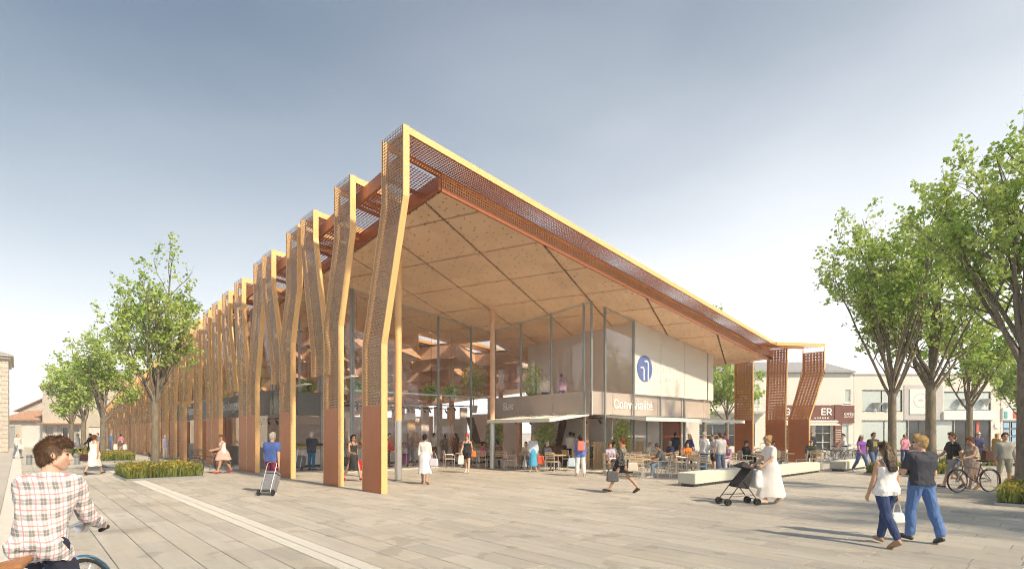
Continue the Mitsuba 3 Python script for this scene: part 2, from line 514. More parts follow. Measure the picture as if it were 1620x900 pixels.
obj(fk, 'edge_bar', cat(edges), 'brass_edge', HALL)
obj(fk, 'perforated_sheet', cat(holes), 'copper_mesh', HALL)

# perforated eaves strip along the left edge, and the edge beams round the ceiling
f = lambda s, w: np.stack([w, s, ceil_h(w, s) + .30], -1)
obj(hall, 'eaves_strip', cat([perf(f, -.46, 16, .45, 1.62, .1), perf(f, 16, 66, .45, 1.62, .25)]), 'frame_metal', HALL)
eb = []
for a, b in [(-.48, 10), (10, 25), (25, 66)]:
    for u0, d in ((.34, .42), (1.64, .42)):
        pts = []
        for v in (a, b):
            for u in (u0, u0 + .1):
                z = float(ceil_h(u, v)); pts += [(u, v, z + .02), (u, v, z + d)]
        eb.append(trimesh.convex.convex_hull(np.array(pts)))
pts = []
for u in (1.75, 25.6):
    for v in (-.50, -.44):
        z = float(ceil_h(u, v)); pts += [(u, v, z - .03), (u, v, z + .12)]
eb.append(trimesh.convex.convex_hull(np.array(pts)))
for v in np.arange(0.5, 65, 2.05):                     # short purlins carrying the strip
    z = float(ceil_h(1.0, v))
    eb.append(trimesh.convex.convex_hull(np.array([(u, v + d, float(ceil_h(u, v)) + h_) for u in (.44, 1.64) for d in (0, .08) for h_ in (.16, .28)])))
obj(hall, 'edge_beam', cat(eb), 'frame_metal', HALL)
ff = lambda s, w: np.stack([s, np.full(np.shape(s), -.49), ceil_h(np.minimum(s, 24.5), -.49) + w], -1)
obj(hall, 'front_fascia', perf(ff, 1.76, 26.7, .12, .56, .088, .28), 'copper_mesh', HALL)
obj(hall, 'fascia_back', strip(lambda s, w: np.stack([s, np.full(np.shape(s), -.30), ceil_h(np.minimum(s, 24.5), -.3) + w], -1), [1.76, 24.5, 26.7], .0, .55), 'groove', HALL)

# ceiling: square plywood panels on a grid turned by 22 degrees, dark joints between them, deck above
E1 = np.array([math.cos(math.radians(22)), math.sin(math.radians(22))]); E2 = np.array([-E1[1], E1[0]])
O = np.array([6.52, 4.99]); D1, D2 = 2.52, 2.45
outline = sbox(1.80, -.44, 25.4, 65.5)


def slab_poly(poly, z_off, thick):
    pts = np.array(poly.exterior.coords)[:-1]
    if not poly.exterior.is_ccw: pts = pts[::-1]
    z = ceil_h(pts[:, 0], pts[:, 1]) + z_off
    n = len(pts)
    v = np.vstack([np.c_[pts, z], np.c_[pts, z + thick]])
    f = [[0, i + 1, i] for i in range(1, n - 1)] + [[n, n + i, n + i + 1] for i in range(1, n - 1)]
    for i in range(n):
        j = (i + 1) % n
        f += [[i, j, n + j], [i, n + j, n + i]]
    return trimesh.Trimesh(v, f, process=False)


far_panels, lights_, decks = [], [], []
deck_out = sbox(1.76, -.44, 25.5, 65.6)
for i in range(-16, 34):
    for j in range(-16, 34):
        c = [O + D1 * (i + a) * E1 + D2 * (j + b) * E2 for a, b in ((.0, .0), (1, 0), (1, 1), (0, 1))]
        full = Polygon(c).intersection(deck_out)
        q = Polygon(c).buffer(-.042, join_style=2).intersection(outline)
        if q.is_empty or q.geom_type != 'Polygon' or q.area < .05: continue
        if q.centroid.y > 11.5 and 3 < q.centroid.x < 22 and (i + j) % 2 == 0:
            lights_.append(Polygon(c).buffer(-.12, join_style=2).intersection(outline)); continue
        if full.geom_type == 'Polygon' and full.area > .02: decks.append(slab_poly(full, .062, .1))
        m = slab_poly(q, 0, .05)
        if q.centroid.y < 17: obj(hall, 'ceiling_panel', m, 'plywood', HALL)
        else: far_panels.append(m)
obj(hall, 'ceiling_panel', cat(far_panels), 'plywood', HALL, kind='stuff')
obj(hall, 'roof_deck', cat(decks), 'groove', HALL)
for q in lights_:
    if q.is_empty: continue
    c = np.array(q.exterior.coords)[:-1]
    obj(hall, 'rooflight', (np.c_[c, ceil_h(c[:, 0], c[:, 1]) + .14], [[0, k, k + 1] for k in range(1, len(c) - 1)]), 'glass', HALL)

# deep timber joists under the ceiling inside the glass
jo = []
inside = Polygon([(1.3, 12.4), (3.9, 12.4), (3.9, 12.2), (22, 12.2), (22, 47), (1.3, 47)])
from shapely.geometry import LineString
for e, o, dd, rng in ((E1, E2, D2, range(-8, 26)), (E2, E1, D1, range(-10, 22))):
    for k in rng:
        a = O + (o * dd * k)
        ln = LineString([a - e * 80, a + e * 80]).intersection(inside)
        for g_ in (ln.geoms if hasattr(ln, 'geoms') else [ln]):
            if g_.is_empty or g_.length < .5: continue
            p, q = (np.array(x) for x in g_.coords)
            nrm = np.array([-e[1], e[0]]) * .06
            pts = []
            for x in (p, q):
                for s in (-1, 1):
                    y = x + s * nrm; z = float(ceil_h(*y)); pts += [(*y, z - .004), (*y, max(z - .72, 3.9))]
            jo.append(trimesh.convex.convex_hull(np.array(pts)))
for m in jo:
    obj(hall, 'joist', m, 'timber', HALL)

# floor inside and its pale threshold
fl = [(.9, 12), (3.3, 12), (3.3, 8.75), (11.45, 8.75), (11.45, 1.6), (22.3, 1.6), (22.3, 65), (.9, 65)]
fp = Polygon(fl)
tri = trimesh.creation.triangulate_polygon(fp, engine='earcut')
obj(hall, 'floor', trimesh.Trimesh(np.c_[tri[0], np.full(len(tri[0]), .022)], tri[1], process=False), 'floor_light', HALL)
th = fp.buffer(.22, join_style=2).difference(fp.buffer(-.05))
obj(hall, 'threshold', trimesh.creation.extrude_polygon(th, .024, engine='earcut'), 'concrete_pale', HALL)

# round columns in front of the glass
for u, v, cm in ((2.66, 3.57, 'brass_edge'), (9.3, 6.0, 'timber')):
    c = tube([(u, v, .02), (u, v, float(ceil_h(u, v)) - .002)], .125, 20)
    k = obj(hall, 'column', c, cm, HALL, smooth=40)
    obj(k, 'base_sleeve', tube([(u, v, .021), (u, v, 2.2)], .131, 20), 'steel_light', HALL, smooth=40)


# glass walls: posts, rails, panes
def wall(p, q, us, lo, mid=3.66, post=.07, rail=True, clear=()):
    p, q = np.array(p, float), np.array(q, float)
    d = (q - p) / np.linalg.norm(q - p); n = np.array([-d[1], d[0]])
    L = np.linalg.norm(q - p)
    pts = [p + d * s for s in us]

    def bar(a, b, za0, za1, zb0, zb1, w=.05):
        pp = []
        for x, z0, z1 in ((a, za0, za1), (b, zb0, zb1)):
            for s in (-1, 1): pp += [(*(x + n * s * w / 2), z0), (*(x + n * s * w / 2), z1)]
        return trimesh.convex.convex_hull(np.array(pp))
    for k, x in enumerate(pts):
        a, b = x - d * post / 2, x + d * post / 2
        obj(hall, 'glazing_post', bar(a, b, lo if lo > 1 else .03, float(ceil_h(*a)) - .001, lo if lo > 1 else .03, float(ceil_h(*b)) - .001, .11), 'steel', HALL)
    for k, (a, b) in enumerate(zip(pts[:-1], pts[1:])):
        a2, b2 = a + d * post / 2, b - d * post / 2
        za, zb = float(ceil_h(*a2)), float(ceil_h(*b2))
        HR = lambda m: obj(hall, 'glazing_rail', m, 'steel_light', HALL)
        HR(bar(a2, b2, za - .08, za - .003, zb - .08, zb - .003, .07))
        if rail and lo < 1: HR(bar(a2, b2, mid - .03, mid + .03, mid - .03, mid + .03, .07))
        if lo < 1: HR(bar(a2, b2, .026, .07, .026, .07, .07))
        if k in clear: continue
        obj(hall, 'glass_pane', quad((*a2, lo + .07), (*b2, lo + .07), (*b2, zb - .08), (*a2, za - .08)), 'glass', HALL)


wall((3.4, 8.7), (11.5, 8.7), [0, 2.35, 4.6, 6.7, 8.1], 0)
wall((11.5, 8.7), (11.5, 1.65), [.35, 2.4, 4.55, 6.6, 7.05], 3.66)
wall((11.5, 1.65), (22.4, 1.65), [.98, 3.25], 3.66)
wall((3.3, 12.0), (3.3, 8.7), [.1, 1.6, 3.3], 0)
wall((1.0, 12.0), (3.3, 12.0), [.05, 1.25, 2.2], 3.72)
wall((1.0, 65.0), (1.0, 12.0), list(np.linspace(0, 52.95, 19)), 3.72)
for v in (2.05, ):                                       # ground storey posts of the corner
    pass
for u, v in ((11.5, 2.05), (12.48, 1.65), (14.8, 1.65), (17.2, 1.65), (19.6, 1.65)):
    obj(hall, 'glazing_post', box(u - .04, u + .04, v - .05, v + .05, .03, 3.66), 'steel', HALL)

# the band with the lettering round the corner room
B0, B1 = 2.60, 3.68
segs = [(11.74, 13.3), (13.3, 14.85), (14.85, 17.2), (17.2, 19.6), (19.6, 22.0), (22.0, 22.85)]
for a, b in segs:
    obj(hall, 'band_panel', rbox(a + .008, b - .008, 1.80, 1.92, B0, B1, .01), 'band_beige', HALL)
for a, b in [(1.93, 4.3), (4.3, 6.7), (6.7, 9.3)]:
    obj(hall, 'band_panel', rbox(11.74, 11.86, a + .004, b - .004, B0, B1, .01), 'band_beige', HALL)
obj(hall, 'corner_trim', box(11.71, 11.75, 1.77, 1.815, B0 - .02, B1 + .03), 'white_paint', HALL)
obj(hall, 'upper_floor', cat([box(11.87, 22.2, 1.93, 9.3, B0 + .12, B0 + .4), box(22.2, 22.85, 1.93, 9.3, B0 + .12, B0 + .4)]), 'room_brown', HALL)
# upper room: brown walls set back behind the glass, white panels on the right
def up_wall(a, b, z0, t=.1):
    (u0, v0), (u1, v1) = a, b
    du, dv = (t, 0) if abs(v1 - v0) > abs(u1 - u0) else (0, t)
    pts = []
    for u, v in ((u0, v0), (u1, v1), (u0 + du, v0 + dv), (u1 + du, v1 + dv)): pts += [(u, v, z0), (u, v, float(ceil_h(u, v)) - .005)]
    return trimesh.convex.convex_hull(np.array(pts))


obj(hall, 'room_wall', up_wall((14.88, 1.78), (14.88, 9.25), 3.01), 'room_brown', HALL)
obj(hall, 'room_wall', up_wall((14.99, 9.15), (22.1, 9.15), 3.01), 'room_brown', HALL)
for a, b in [(14.85, 17.2), (17.2, 19.6), (19.6, 22.15), (22.25, 22.9)]:
    pts = []
    for u in (a + .02, b - .02):
        z = float(ceil_h(u, 1.7))
        for v in (1.62, 1.74): pts += [(u, v, B1 + .01), (u, v, z - .01)]
    obj(hall, 'white_panel', trimesh.convex.convex_hull(np.array(pts)), 'panel_white', HALL)
obj(hall, 'panel_joint', cat([box(u - .02, u + .02, 1.66, 1.73, B1 + .01, float(ceil_h(u, 1.7)) - .02) for u in (14.85, 17.2, 19.6, 22.2)]), 'steel', HALL)
# lettering
obj(hall, 'lettering', upright(text('Convivialité', .44, .03), W(13.3, 1.79, 2.93), (CA, SA)), 'letter_white', label='white lettering reading Convivialité')
obj(hall, 'lettering', upright(text('Bar', .40, .03), W(11.73, 7.95, 2.98), (SA, -CA)), 'letter_white', label='pale lettering reading Bar')
lg = []
disc = trimesh.creation.cylinder(.66, .03, sections=48); disc.apply_transform(trimesh.transformations.rotation_matrix(math.pi / 2, (1, 0, 0)))
disc.apply_translation((15.68, 1.60, 5.0))
lk = obj(hall, 'emblem', disc, 'logo_blue', HALL, label='round blue emblem with two white hooked stems')
st = []
for x, top, arm in ((15.55, 5.02, .30), (15.93, 5.36, .34)):
    pts = [(x, 1.575, 4.42)] + [(x, 1.575, z) for z in np.linspace(4.5, top - .12, 4)] + arc((x - .14, 1.575, top - .12), .14, 10, 90, 5) + [(x - arm, 1.575, top + .02 - .03)]
    st.append(tube(pts, .05, 6))
obj(lk, 'white_stem', cat(st), 'letter_white', HALL)
obj(hall, 'lettering', cat([upright(text('agricoles', .36, .015), W(16.5, 1.605, 5.02), (CA, SA)), upright(text('et artisans', .36, .015), W(16.5, 1.605, 4.48), (CA, SA))]), 'letter_white', label='white lettering in two lines beside the round blue emblem')

# flat canopies over the terraces
cp = [(12.0, -.9), (21.5, -.9), (22.6, 1.79), (11.9, 1.79)]
def canopy(front, back, h0, h1, t=.16):
    (a, b), (c, d) = front, back
    pts = [(*a, h0), (*b, h0), (*a, h0 + t), (*b, h0 + t), (*c, h1), (*d, h1), (*c, h1 + .06), (*d, h1 + .06)]
    return trimesh.convex.convex_hull(np.array(pts))
k = obj(hall, 'canopy', canopy(((12.0, -.9), (21.5, -.9)), ((12.6, 1.79), (22.4, 1.79)), 2.27, 2.50), 'canopy_cream', HALL)
obj(k, 'arm', cat([tube([(u, 1.75, 2.62), (u, -.6, 2.42)], .02, 6) for u in (13, 16, 19, 21)]), 'steel', HALL)
k = obj(hall, 'canopy', canopy(((9.0, 1.9), (9.0, 6.05)), ((11.73, 1.95), (11.73, 6.05)), 2.22, 2.55), 'canopy_cream', HALL)
obj(k, 'arm', cat([tube([(11.7, v, 2.68), (9.3, v, 2.40)], .02, 6) for v in (2.5, 4, 5.6)]), 'steel', HALL)

# grey sign band of the shops behind the left frames
obj(hall, 'shop_band', rbox(1.02, 2.1, 11.9, 12.02, 2.60, 3.72, .01), 'sign_grey', HALL)
obj(hall, 'shop_band', rbox(2.12, 3.28, 11.9, 12.02, 2.60, 3.72, .01), 'sign_grey', HALL)
obj(hall, 'shop_band', rbox(.9, 1.02, 12.03, 65, 2.60, 3.72, .01), 'sign_grey', HALL)
for v, ln, s, h_ in ((19.75, 3.3, 'Boulangerie', .50), (28.3, 2.9, 'Poissonnerie', .52), (44.6, 2.0, 'Fruits', .55), (61.0, 2.0, 'Café', .55)):
    m = text(s, h_, .02); m.apply_scale((min(1, ln / m.extents[0]), 1, 1))
    obj(hall, 'lettering', upright(m, W(.885, v, 2.98), (SA, -CA)), 'letter_white', label=f'white lettering reading {s}')
obj(hall, 'ledge', cat([box(.80, 1.1, a, b, 3.725, 3.75) for a, b in ((3.6, 5.2), (7.7, 9.4), (14.0, 15.9), (19.0, 65))]), 'white_paint', HALL)
# under the band: low grey walls, windows, orange doors
lw = []
for a, b, kind in ((12.6, 14.2, 'win'), (14.2, 16.2, 'wall'), (16.2, 19.6, 'win'), (19.6, 25.3, 'wall'), (25.3, 28.4, 'win'), (28.4, 34.2, 'wall'), (34.2, 36.6, 'door'), (36.6, 42.3, 'wall'), (42.3, 44.7, 'win'), (44.7, 51, 'wall'), (51, 54, 'door'), (54, 65, 'wall')):
    if kind == 'win':
        obj(hall, 'low_wall', box(.95, 1.05, a + .01, b - .01, .024, 1.05), 'concrete_grey', HALL)
        obj(hall, 'glass_pane', quad((1.0, a + .05, 1.07), (1.0, b - .05, 1.07), (1.0, b - .05, 2.58), (1.0, a + .05, 2.58)), 'glass', HALL)
        obj(hall, 'counter', box(1.3, 1.9, a + .1, b - .1, .024, 1.0), 'white_paint', HALL)
    elif kind == 'wall':
        obj(hall, 'shop_wall', box(.95, 1.05, a + .01, b - .01, .024, 2.58), 'frame_metal', HALL)
    else:
        d = obj(hall, 'door', rbox(.86, .94, a, b, .03, 3.5, .01), 'door_orange', HALL, label='tall orange door panel')
        obj(d, 'handle', tube([(.82, a + .2, .9), (.82, a + .2, 1.3)], .015, 6), 'steel_light', HALL)
# ------------------------------------------------------------------ buildings round the square
mat('render_white', (0.74, 0.73, 0.70), 0.8, spec=0.2)
mat('render_cream', (0.66, 0.62, 0.54), 0.8, spec=0.2)
mat('render_grey', (0.52, 0.52, 0.53), 0.7, spec=0.2)
mat('maroon', (0.175, 0.075, 0.065), 0.5)
mat('slate', (0.30, 0.31, 0.33), 0.7)
mat('terracotta', (0.44, 0.27, 0.19), 0.8)
mat('shutter_grey', (0.42, 0.44, 0.45), 0.6)
mat('yellow_paint', (0.70, 0.60, 0.30), 0.6)
mat('teal_paint', (0.10, 0.42, 0.42), 0.5)
mat('red_paint', (0.60, 0.12, 0.08), 0.5)


def stone_tone(p, n, uv):
    L = 0.86 + 0.2 * mikit.fbm(p.x * 0.8, p.z * 1.5, p.y * .8, 3) + 0.1 * (mikit.noise(p.x * 20, p.y * 20, p.z * 20) - .5)
    return mi.Color3f(0.56, 0.525, 0.47) * L


mat('stone_cream', mikit.proc(stone_tone), 0.85, spec=0.2)


CTX = None


def bobj(*a, **k):
    return obj(*a, to=CTX, **k)


def wall_holes(x0, x1, z0, z1, y, t, holes):
    """a wall facing -y at y, t thick, with rectangular openings (xa, xb, za, zb)"""
    p = sbox(x0, z0, x1, z1)
    for a, b, c, d in holes: p = p.difference(sbox(a, c, b, d))
    ms = []
    for g in getattr(p, 'geoms', [p]):
        m = trimesh.creation.extrude_polygon(g, t, engine='earcut')
        v = m.vertices.copy(); m.vertices = np.c_[v[:, 0], y + t - v[:, 2], v[:, 1]]
        m.invert() if False else None
        ms.append(m)
    return cat(ms)


def window(b, x0, x1, z0, z1, y, glass='pale_glass', frame='white_paint', mull=1, trans=0, depth=.12, sill=True):
    w = bobj(b, 'window', quad((x0, y + depth, z0), (x1, y + depth, z0), (x1, y + depth, z1), (x0, y + depth, z1)), glass)
    f = .06
    ms = [box(x0, x0 + f, y + depth - .05, y + depth - .003, z0, z1), box(x1 - f, x1, y + depth - .05, y + depth - .003, z0, z1),
          box(x0 + f, x1 - f, y + depth - .05, y + depth - .003, z0, z0 + f), box(x0 + f, x1 - f, y + depth - .05, y + depth - .003, z1 - f, z1)]
    for k in range(mull):
        x = x0 + (x1 - x0) * (k + 1) / (mull + 1)
        ms.append(box(x - .03, x + .03, y + depth - .048, y + depth - .004, z0 + f, z1 - f))
    for k in range(trans):
        z = z0 + (z1 - z0) * (k + 1) / (trans + 1)
        ms.append(box(x0 + f, x1 - f, y + depth - .046, y + depth - .005, z - .025, z + .025))
    bobj(w, 'frame', cat(ms), frame)
    if sill: bobj(w, 'sill', box(x0 - .08, x1 + .08, y - .08, y + depth - .055, z0 - .09, z0 - .003), frame)
    return w


# the coffee shop house, behind the right-hand legs
Y = 50.0
b = thing('shop_house', 'white rendered house with a maroon shop front and a small upper window', 'building')
hs = [(30.95, 31.5, 4.55, 5.8), (24.7, 27.9, .15, 2.75), (28.2, 29.7, .05, 2.55), (30.6, 31.3, .05, 2.6), (20.6, 23.0, 4.3, 6.2), (17.4, 22.6, .5, 2.6)]
obj(b, 'wall', wall_holes(12, 31.78, 0, 7.3, Y, .4, hs), 'render_white')
obj(b, 'side_wall', cat([box(12, 12.3, Y + .41, Y + 9, 0, 7.3), box(31.4, 31.77, Y + .41, Y + 9, 0, 7.3)]), 'render_white')
r = obj(b, 'roof', trimesh.convex.convex_hull(np.array([(x, y, z) for x in (11.7, 31.76) for y, z in ((Y - .35, 7.32), (Y - .35, 7.45), (Y + 5, 9.0), (Y + 10, 7.32))])), 'slate')
obj(r, 'chimney', rbox(19, 19.7, Y + 4, Y + 4.8, 8.4, 10.0, .03), 'render_cream')
window(b, 30.95, 31.5, 4.55, 5.8, Y, 'pale_glass', mull=0)
window(b, 24.7, 27.9, .15, 2.75, Y, 'dark_glass', 'white_paint', 2, sill=False)
window(b, 28.2, 29.7, .05, 2.55, Y, 'dark_glass', 'white_paint', 1, 2, sill=False)
window(b, 30.6, 31.3, .05, 2.6, Y, 'pale_glass', 'white_paint', 0, sill=False)
window(b, 17.4, 22.6, .5, 2.6, Y, 'dark_glass', 'shutter_grey', 3, 1, sill=False)
window(b, 20.6, 23.0, 4.3, 6.2, Y, 'pale_glass', 'white_paint', 1)
bal = obj(b, 'balcony', box(18.6, 23.4, Y - 1.0, Y - .003, 3.55, 3.75), 'render_grey')
rl = [tube([(18.65, Y - .95, z), (23.35, Y - .95, z)], .015, 5) for z in (3.9, 4.1, 4.3, 4.5, 4.72)] + [tube([(x, Y - .95, 3.75), (x, Y - .95, 4.72)], .02, 5) for x in np.linspace(18.65, 23.35, 6)]
obj(bal, 'railing', cat(rl), 'steel_light')
sg = obj(b, 'shop_sign', rbox(24.5, 29.85, Y - .22, Y - .003, 2.95, 4.32, .03), 'maroon')
# the middle of the word stands behind the market's outer leg
obj(sg, 'lettering', upright(text('GE', .62, .03, True), (25.15, Y - .225, 3.42), (1, 0)), 'letter_white', label='white capitals GE at the left end')
obj(sg, 'lettering', upright(text('ER', .62, .03, True), (28.55, Y - .225, 3.42), (1, 0)), 'letter_white', label='white capitals ER at the right end')
dots = [box(24.95 + k * .235, 24.95 + k * .235 + .12, Y - .235, Y - .222, 3.08, 3.2) for k in range(20) if k % 7 != 5]
obj(sg, 'small_lettering', cat(dots), 'letter_white')
aw = obj(b, 'awning_box', rbox(24.3, 30.0, Y - .6, Y - .24, 2.72, 2.9, .05), 'white_paint')
obj(aw, 'awning', trimesh.convex.convex_hull(np.array([(x, y, z) for x in (24.4, 29.9) for y, z in ((Y - .3, 2.7), (Y - 1.1, 2.42), (Y - 1.1, 2.5), (Y - .3, 2.72))])), 'render_cream')
pl = obj(b, 'pilaster', rbox(29.87, 30.55, Y - .25, Y - .003, .02, 4.36, .02), 'maroon')
obj(pl, 'menu_lines', cat([box(29.95, 30.45, Y - .262, Y - .252, z, z + .06) for z in np.arange(.95, 2.1, .21)]), 'render_cream')
s2 = obj(b, 'cafe_sign', rbox(30.57, 31.75, Y - .18, Y - .003, 2.68, 4.3, .02), 'maroon')
obj(s2, 'lettering', upright(text('CAFÉS', .2, .02, True), (30.75, Y - .185, 3.4), (1, 0)), 'letter_white')
obj(s2, 'underline', box(30.75, 31.6, Y - .195, Y - .182, 3.22, 3.28), 'letter_white')

b = thing('modern_shop_building', 'modern white shop building with large framed display windows on two storeys', 'building')
X = lambda px: (px - 810) * 50 / 851
hs = [(X(1364), X(1428), 3.72, 5.75), (X(1493), X(1568), 3.85, 5.6), (X(1363), X(1437), .12, 2.93), (X(1437.5), X(1472), .12, 2.93), (X(1472.5), X(1510), .12, 2.93), (X(1510.5), X(1568), .12, 2.93)]
obj(b, 'wall', wall_holes(31.8, X(1583), 0, 7.1, Y - .02, .45, hs), 'panel_white')
obj(b, 'coping', rbox(31.75, X(1583) + .05, Y - .12, Y + .6, 7.11, 7.28, .02), 'render_grey')
obj(b, 'grey_cladding', box(X(1430), X(1491), Y - .08, Y - .023, 2.96, 6.2), 'render_grey')
cp_ = obj(b, 'round_logo_panel', box(X(1438), X(1471), Y - .16, Y - .083, 3.5, 5.8), 'white_paint')
ring = trimesh.creation.annulus(.62, .66, .02); ring.apply_transform(trimesh.transformations.rotation_matrix(math.pi / 2, (1, 0, 0))); ring.apply_translation((X(1455), Y - .172, 4.75))
obj(cp_, 'ring', ring, 'render_grey')
obj(cp_, 'lettering', upright(text('afe', .26, .012), (X(1455) - .28, Y - .163, 4.66), (1, 0)), 'render_grey', label='thin grey script reading afe inside the ring')
obj(b, 'white_fascia', box(X(1490), X(1571), Y - .3, Y - .025, 2.98, 3.74), 'white_paint')
window(b, *hs[0], Y, 'pale_glass', 'dark_metal', 1, sill=False)
window(b, *hs[1], Y, 'pale_glass', 'dark_metal', 1, sill=False)
for h_, g_, m_ in zip(hs[2:], ('pale_glass', 'dark_glass', 'pale_glass', 'dark_glass'), (1, 1, 0, 2)):
    window(b, *h_, Y, g_, 'dark_metal', m_, sill=False)
for k, px in enumerate((1386, 1405, 1520, 1558)):
    m = trimesh.creation.cone(.42, .75, sections=20); m.apply_transform(trimesh.transformations.rotation_matrix(math.pi, (1, 0, 0))); m.apply_translation((X(px), Y - .2, 4.9 if k > 1 else 4.55))
    obj(b, 'window_box', m, 'shutter_grey')
obj(b, 'red_stripe', cat([box(X(px), X(px) + .25, Y + .06, Y + .1, .3, 2.8) for px in (1530, 1546)]), 'red_paint')
obj(b, 'plinth', box(31.8, X(1583), Y - .1, Y - .024, 0, .115), 'maroon')
disc = trimesh.creation.cylinder(.26, .1, sections=24); disc.apply_transform(trimesh.transformations.rotation_matrix(math.pi / 2, (1, 0, 0))); disc.apply_translation((X(1577), Y - .08, 2.45))
obj(b, 'round_plaque', disc, 'white_paint')

b = thing('agency_building', 'white corner building with a colourful fascia and blue posters in its window', 'building')
xs = X(1583.5)
obj(b, 'wall', wall_holes(xs, xs + 12, 0, 7.6, Y - .05, .45, [(xs + .15, xs + 3.4, .75, 2.85), (xs + 4, xs + 7, .1, 2.85)]), 'render_white')
obj(b, 'fascia', rbox(xs + .05, xs + 7, Y - .2, Y - .053, 2.95, 4.1, .02), 'white_paint')
for x, c in ((.15, 'teal_paint'), (.95, 'red_paint'), (1.25, 'yellow_paint'), (1.8, 'teal_paint')):
    obj(b, 'colour_square', box(xs + x, xs + x + .28, Y - .23, Y - .202, 3.1, 3.75), c)
w = window(b, xs + .15, xs + 3.4, .75, 2.85, Y - .03, 'dark_glass', 'shutter_grey', 3, 2)
for i in range(4):
    for j in range(3):
        obj(w, 'poster', box(xs + .28 + i * .8, xs + .82 + i * .8, Y + .02, Y + .035, .88 + j * .68, 1.36 + j * .68), 'blue_poster')
obj(b, 'plinth', box(xs, xs + 7, Y - .12, Y - .053, 0, .6), 'yellow_paint')

k = thing('long_step', 'long low pale stone step in front of the modern shops', 'step')
obj(k, None, rbox(33.5, 44.2, 43.6, 44.3, 0, .32, .03), 'stone_cream')
k = thing('long_step', 'lower pale stone step in front of the long step', 'step')
obj(k, None, rbox(32.5, 45.2, 42.7, 43.2, 0, .16, .03), 'stone_cream')

# left: stone corner house, garage, low houses
b = thing('stone_corner_house', 'pale stone corner house with quoins and cornice at the far left edge', 'building')
CTX = HALL
c0, v0 = -8.4, 54.7
hs = [(c0 - 5.6, c0 - 4.3, 1.0, 3.2), (c0 - 5.6, c0 - 4.3, 4.8, 7.0), (c0 - 9.6, c0 - 8.3, 4.8, 7.0), (c0 - 9.6, c0 - 8.3, 1.0, 3.2)]
bobj(b, 'wall', wall_holes(c0 - 16, c0, 0, 8.6, v0, .5, hs), 'stone_cream')
bobj(b, 'side_wall', box(c0 - .5, c0, v0 + .51, v0 + 11, 0, 8.6), 'stone_cream')
for h_ in hs: window(b, *h_, v0, 'dark_glass', 'shutter_grey', 1, 1)
for i in range(21):
    L_ = .62 if i % 2 else .42
    bobj(b, 'quoin', rbox(c0 - L_, c0 + .03, v0 - .07, v0 + (1.05 - L_), i * .41 + .012, i * .41 + .40, .02), 'stone_cream')
bobj(b, 'cornice', cat([rbox(c0 - 16, c0 + .2, v0 - .4, v0 + 11, 8.6, 8.8, .05), rbox(c0 - 16, c0 + .4, v0 - .6, v0 + 11.2, 8.81, 8.98, .05)]), 'stone_cream')
bobj(b, 'string_course', rbox(c0 - 16, c0 + .06, v0 - .1, v0 - .003, 4.1, 4.26, .02), 'stone_cream')
bobj(b, 'roof', trimesh.convex.convex_hull(np.array([(c0 - 16.5, v0 - .6, 8.99), (c0 + .3, v0 - .6, 8.99), (c0 + .3, v0 + 11, 8.99), (c0 - 16.5, v0 + 11, 8.99), (c0 - 3, v0 + 5, 10.6), (c0 - 16, v0 + 5, 10.6)])), 'slate')
CTX = None

b = thing('garage', 'low cream garage with a wide white door and a clay tiled roof', 'building')
Yg = 66.0
obj(b, 'wall', wall_holes(-63, -56.75, 0, 3.2, Yg, .3, [(-60.2, -57.2, .02, 2.75), (-62.4, -61, .02, 2.6)]), 'render_cream')
d = obj(b, 'garage_door', box(-60.18, -57.22, Yg + .12, Yg + .18, .03, 2.73), 'white_paint')
obj(d, 'door_panel', cat([rbox(-60.1, -57.3, Yg + .09, Yg + .118, .1 + k * .52, .56 + k * .52, .02) for k in range(5)]), 'white_paint')
obj(b, 'side_door', box(-62.38, -61.02, Yg + .12, Yg + .18, .03, 2.58), 'shutter_grey')
rf = obj(b, 'roof', trimesh.convex.convex_hull(np.array([(-63.4, Yg - .35, 3.2), (-56.72, Yg - .35, 3.2), (-63.4, Yg - .35, 3.3), (-56.72, Yg - .35, 3.3), (-63.4, Yg + 4.5, 4.6), (-56.72, Yg + 4.5, 4.6), (-63.4, Yg + 5, 3.2), (-56.72, Yg + 5, 3.2)])), 'terracotta')
for k in range(27):
    x = -63.2 + k * .245
    obj(rf, 'tile_row', tube([(x, Yg - .4, 3.31), (x, Yg + 4.4, 4.63)], .085, 6), 'terracotta')
b = thing('gabled_house', 'small cream gabled house with chimneys behind the garage', 'building')
g = Polygon([(-66, 0), (-57.5, 0), (-57.5, 4.7), (-62, 6.5), (-66, 4.7)])
m = trimesh.creation.extrude_polygon(g, 7, engine='earcut'); v = m.vertices.copy(); m.vertices = np.c_[v[:, 0], 79 - v[:, 2], v[:, 1]]
obj(b, 'wall', m, 'render_cream')
for a_, b_ in (((-66.4, 4.55), (-62, 6.52)), ((-57.1, 4.55), (-62, 6.52))):
    obj(b, 'roof_slope', trimesh.convex.convex_hull(np.array([(x, y, z + d_) for (x, z) in (a_, b_) for y in (71.6, 79.3) for d_ in (.01, .15)])), 'terracotta')
for x in (-62.9, -58.6): obj(b, 'chimney', rbox(x, x + .8, 74, 74.8, 5.0, 7.1, .03), 'render_cream')
b = thing('village_house', 'two storey cream house with grey shuttered windows beyond the tree row', 'building')
Yh = 64.0
hs = [(-53.6, -52.2, .95, 2.5), (-55.6, -54.6, .3, 2.5), (-52.9, -51.6, 4.0, 5.6), (-50.4, -47.6, .05, 2.5)]
obj(b, 'wall', wall_holes(-55.9, -46.5, 0, 7.2, Yh, .35, hs), 'render_cream')
obj(b, 'side_wall', box(-55.9, -55.55, Yh + .36, Yh + 8, 0, 7.2), 'render_cream')
window(b, *hs[0], Yh, 'dark_glass', 'white_paint', 1)
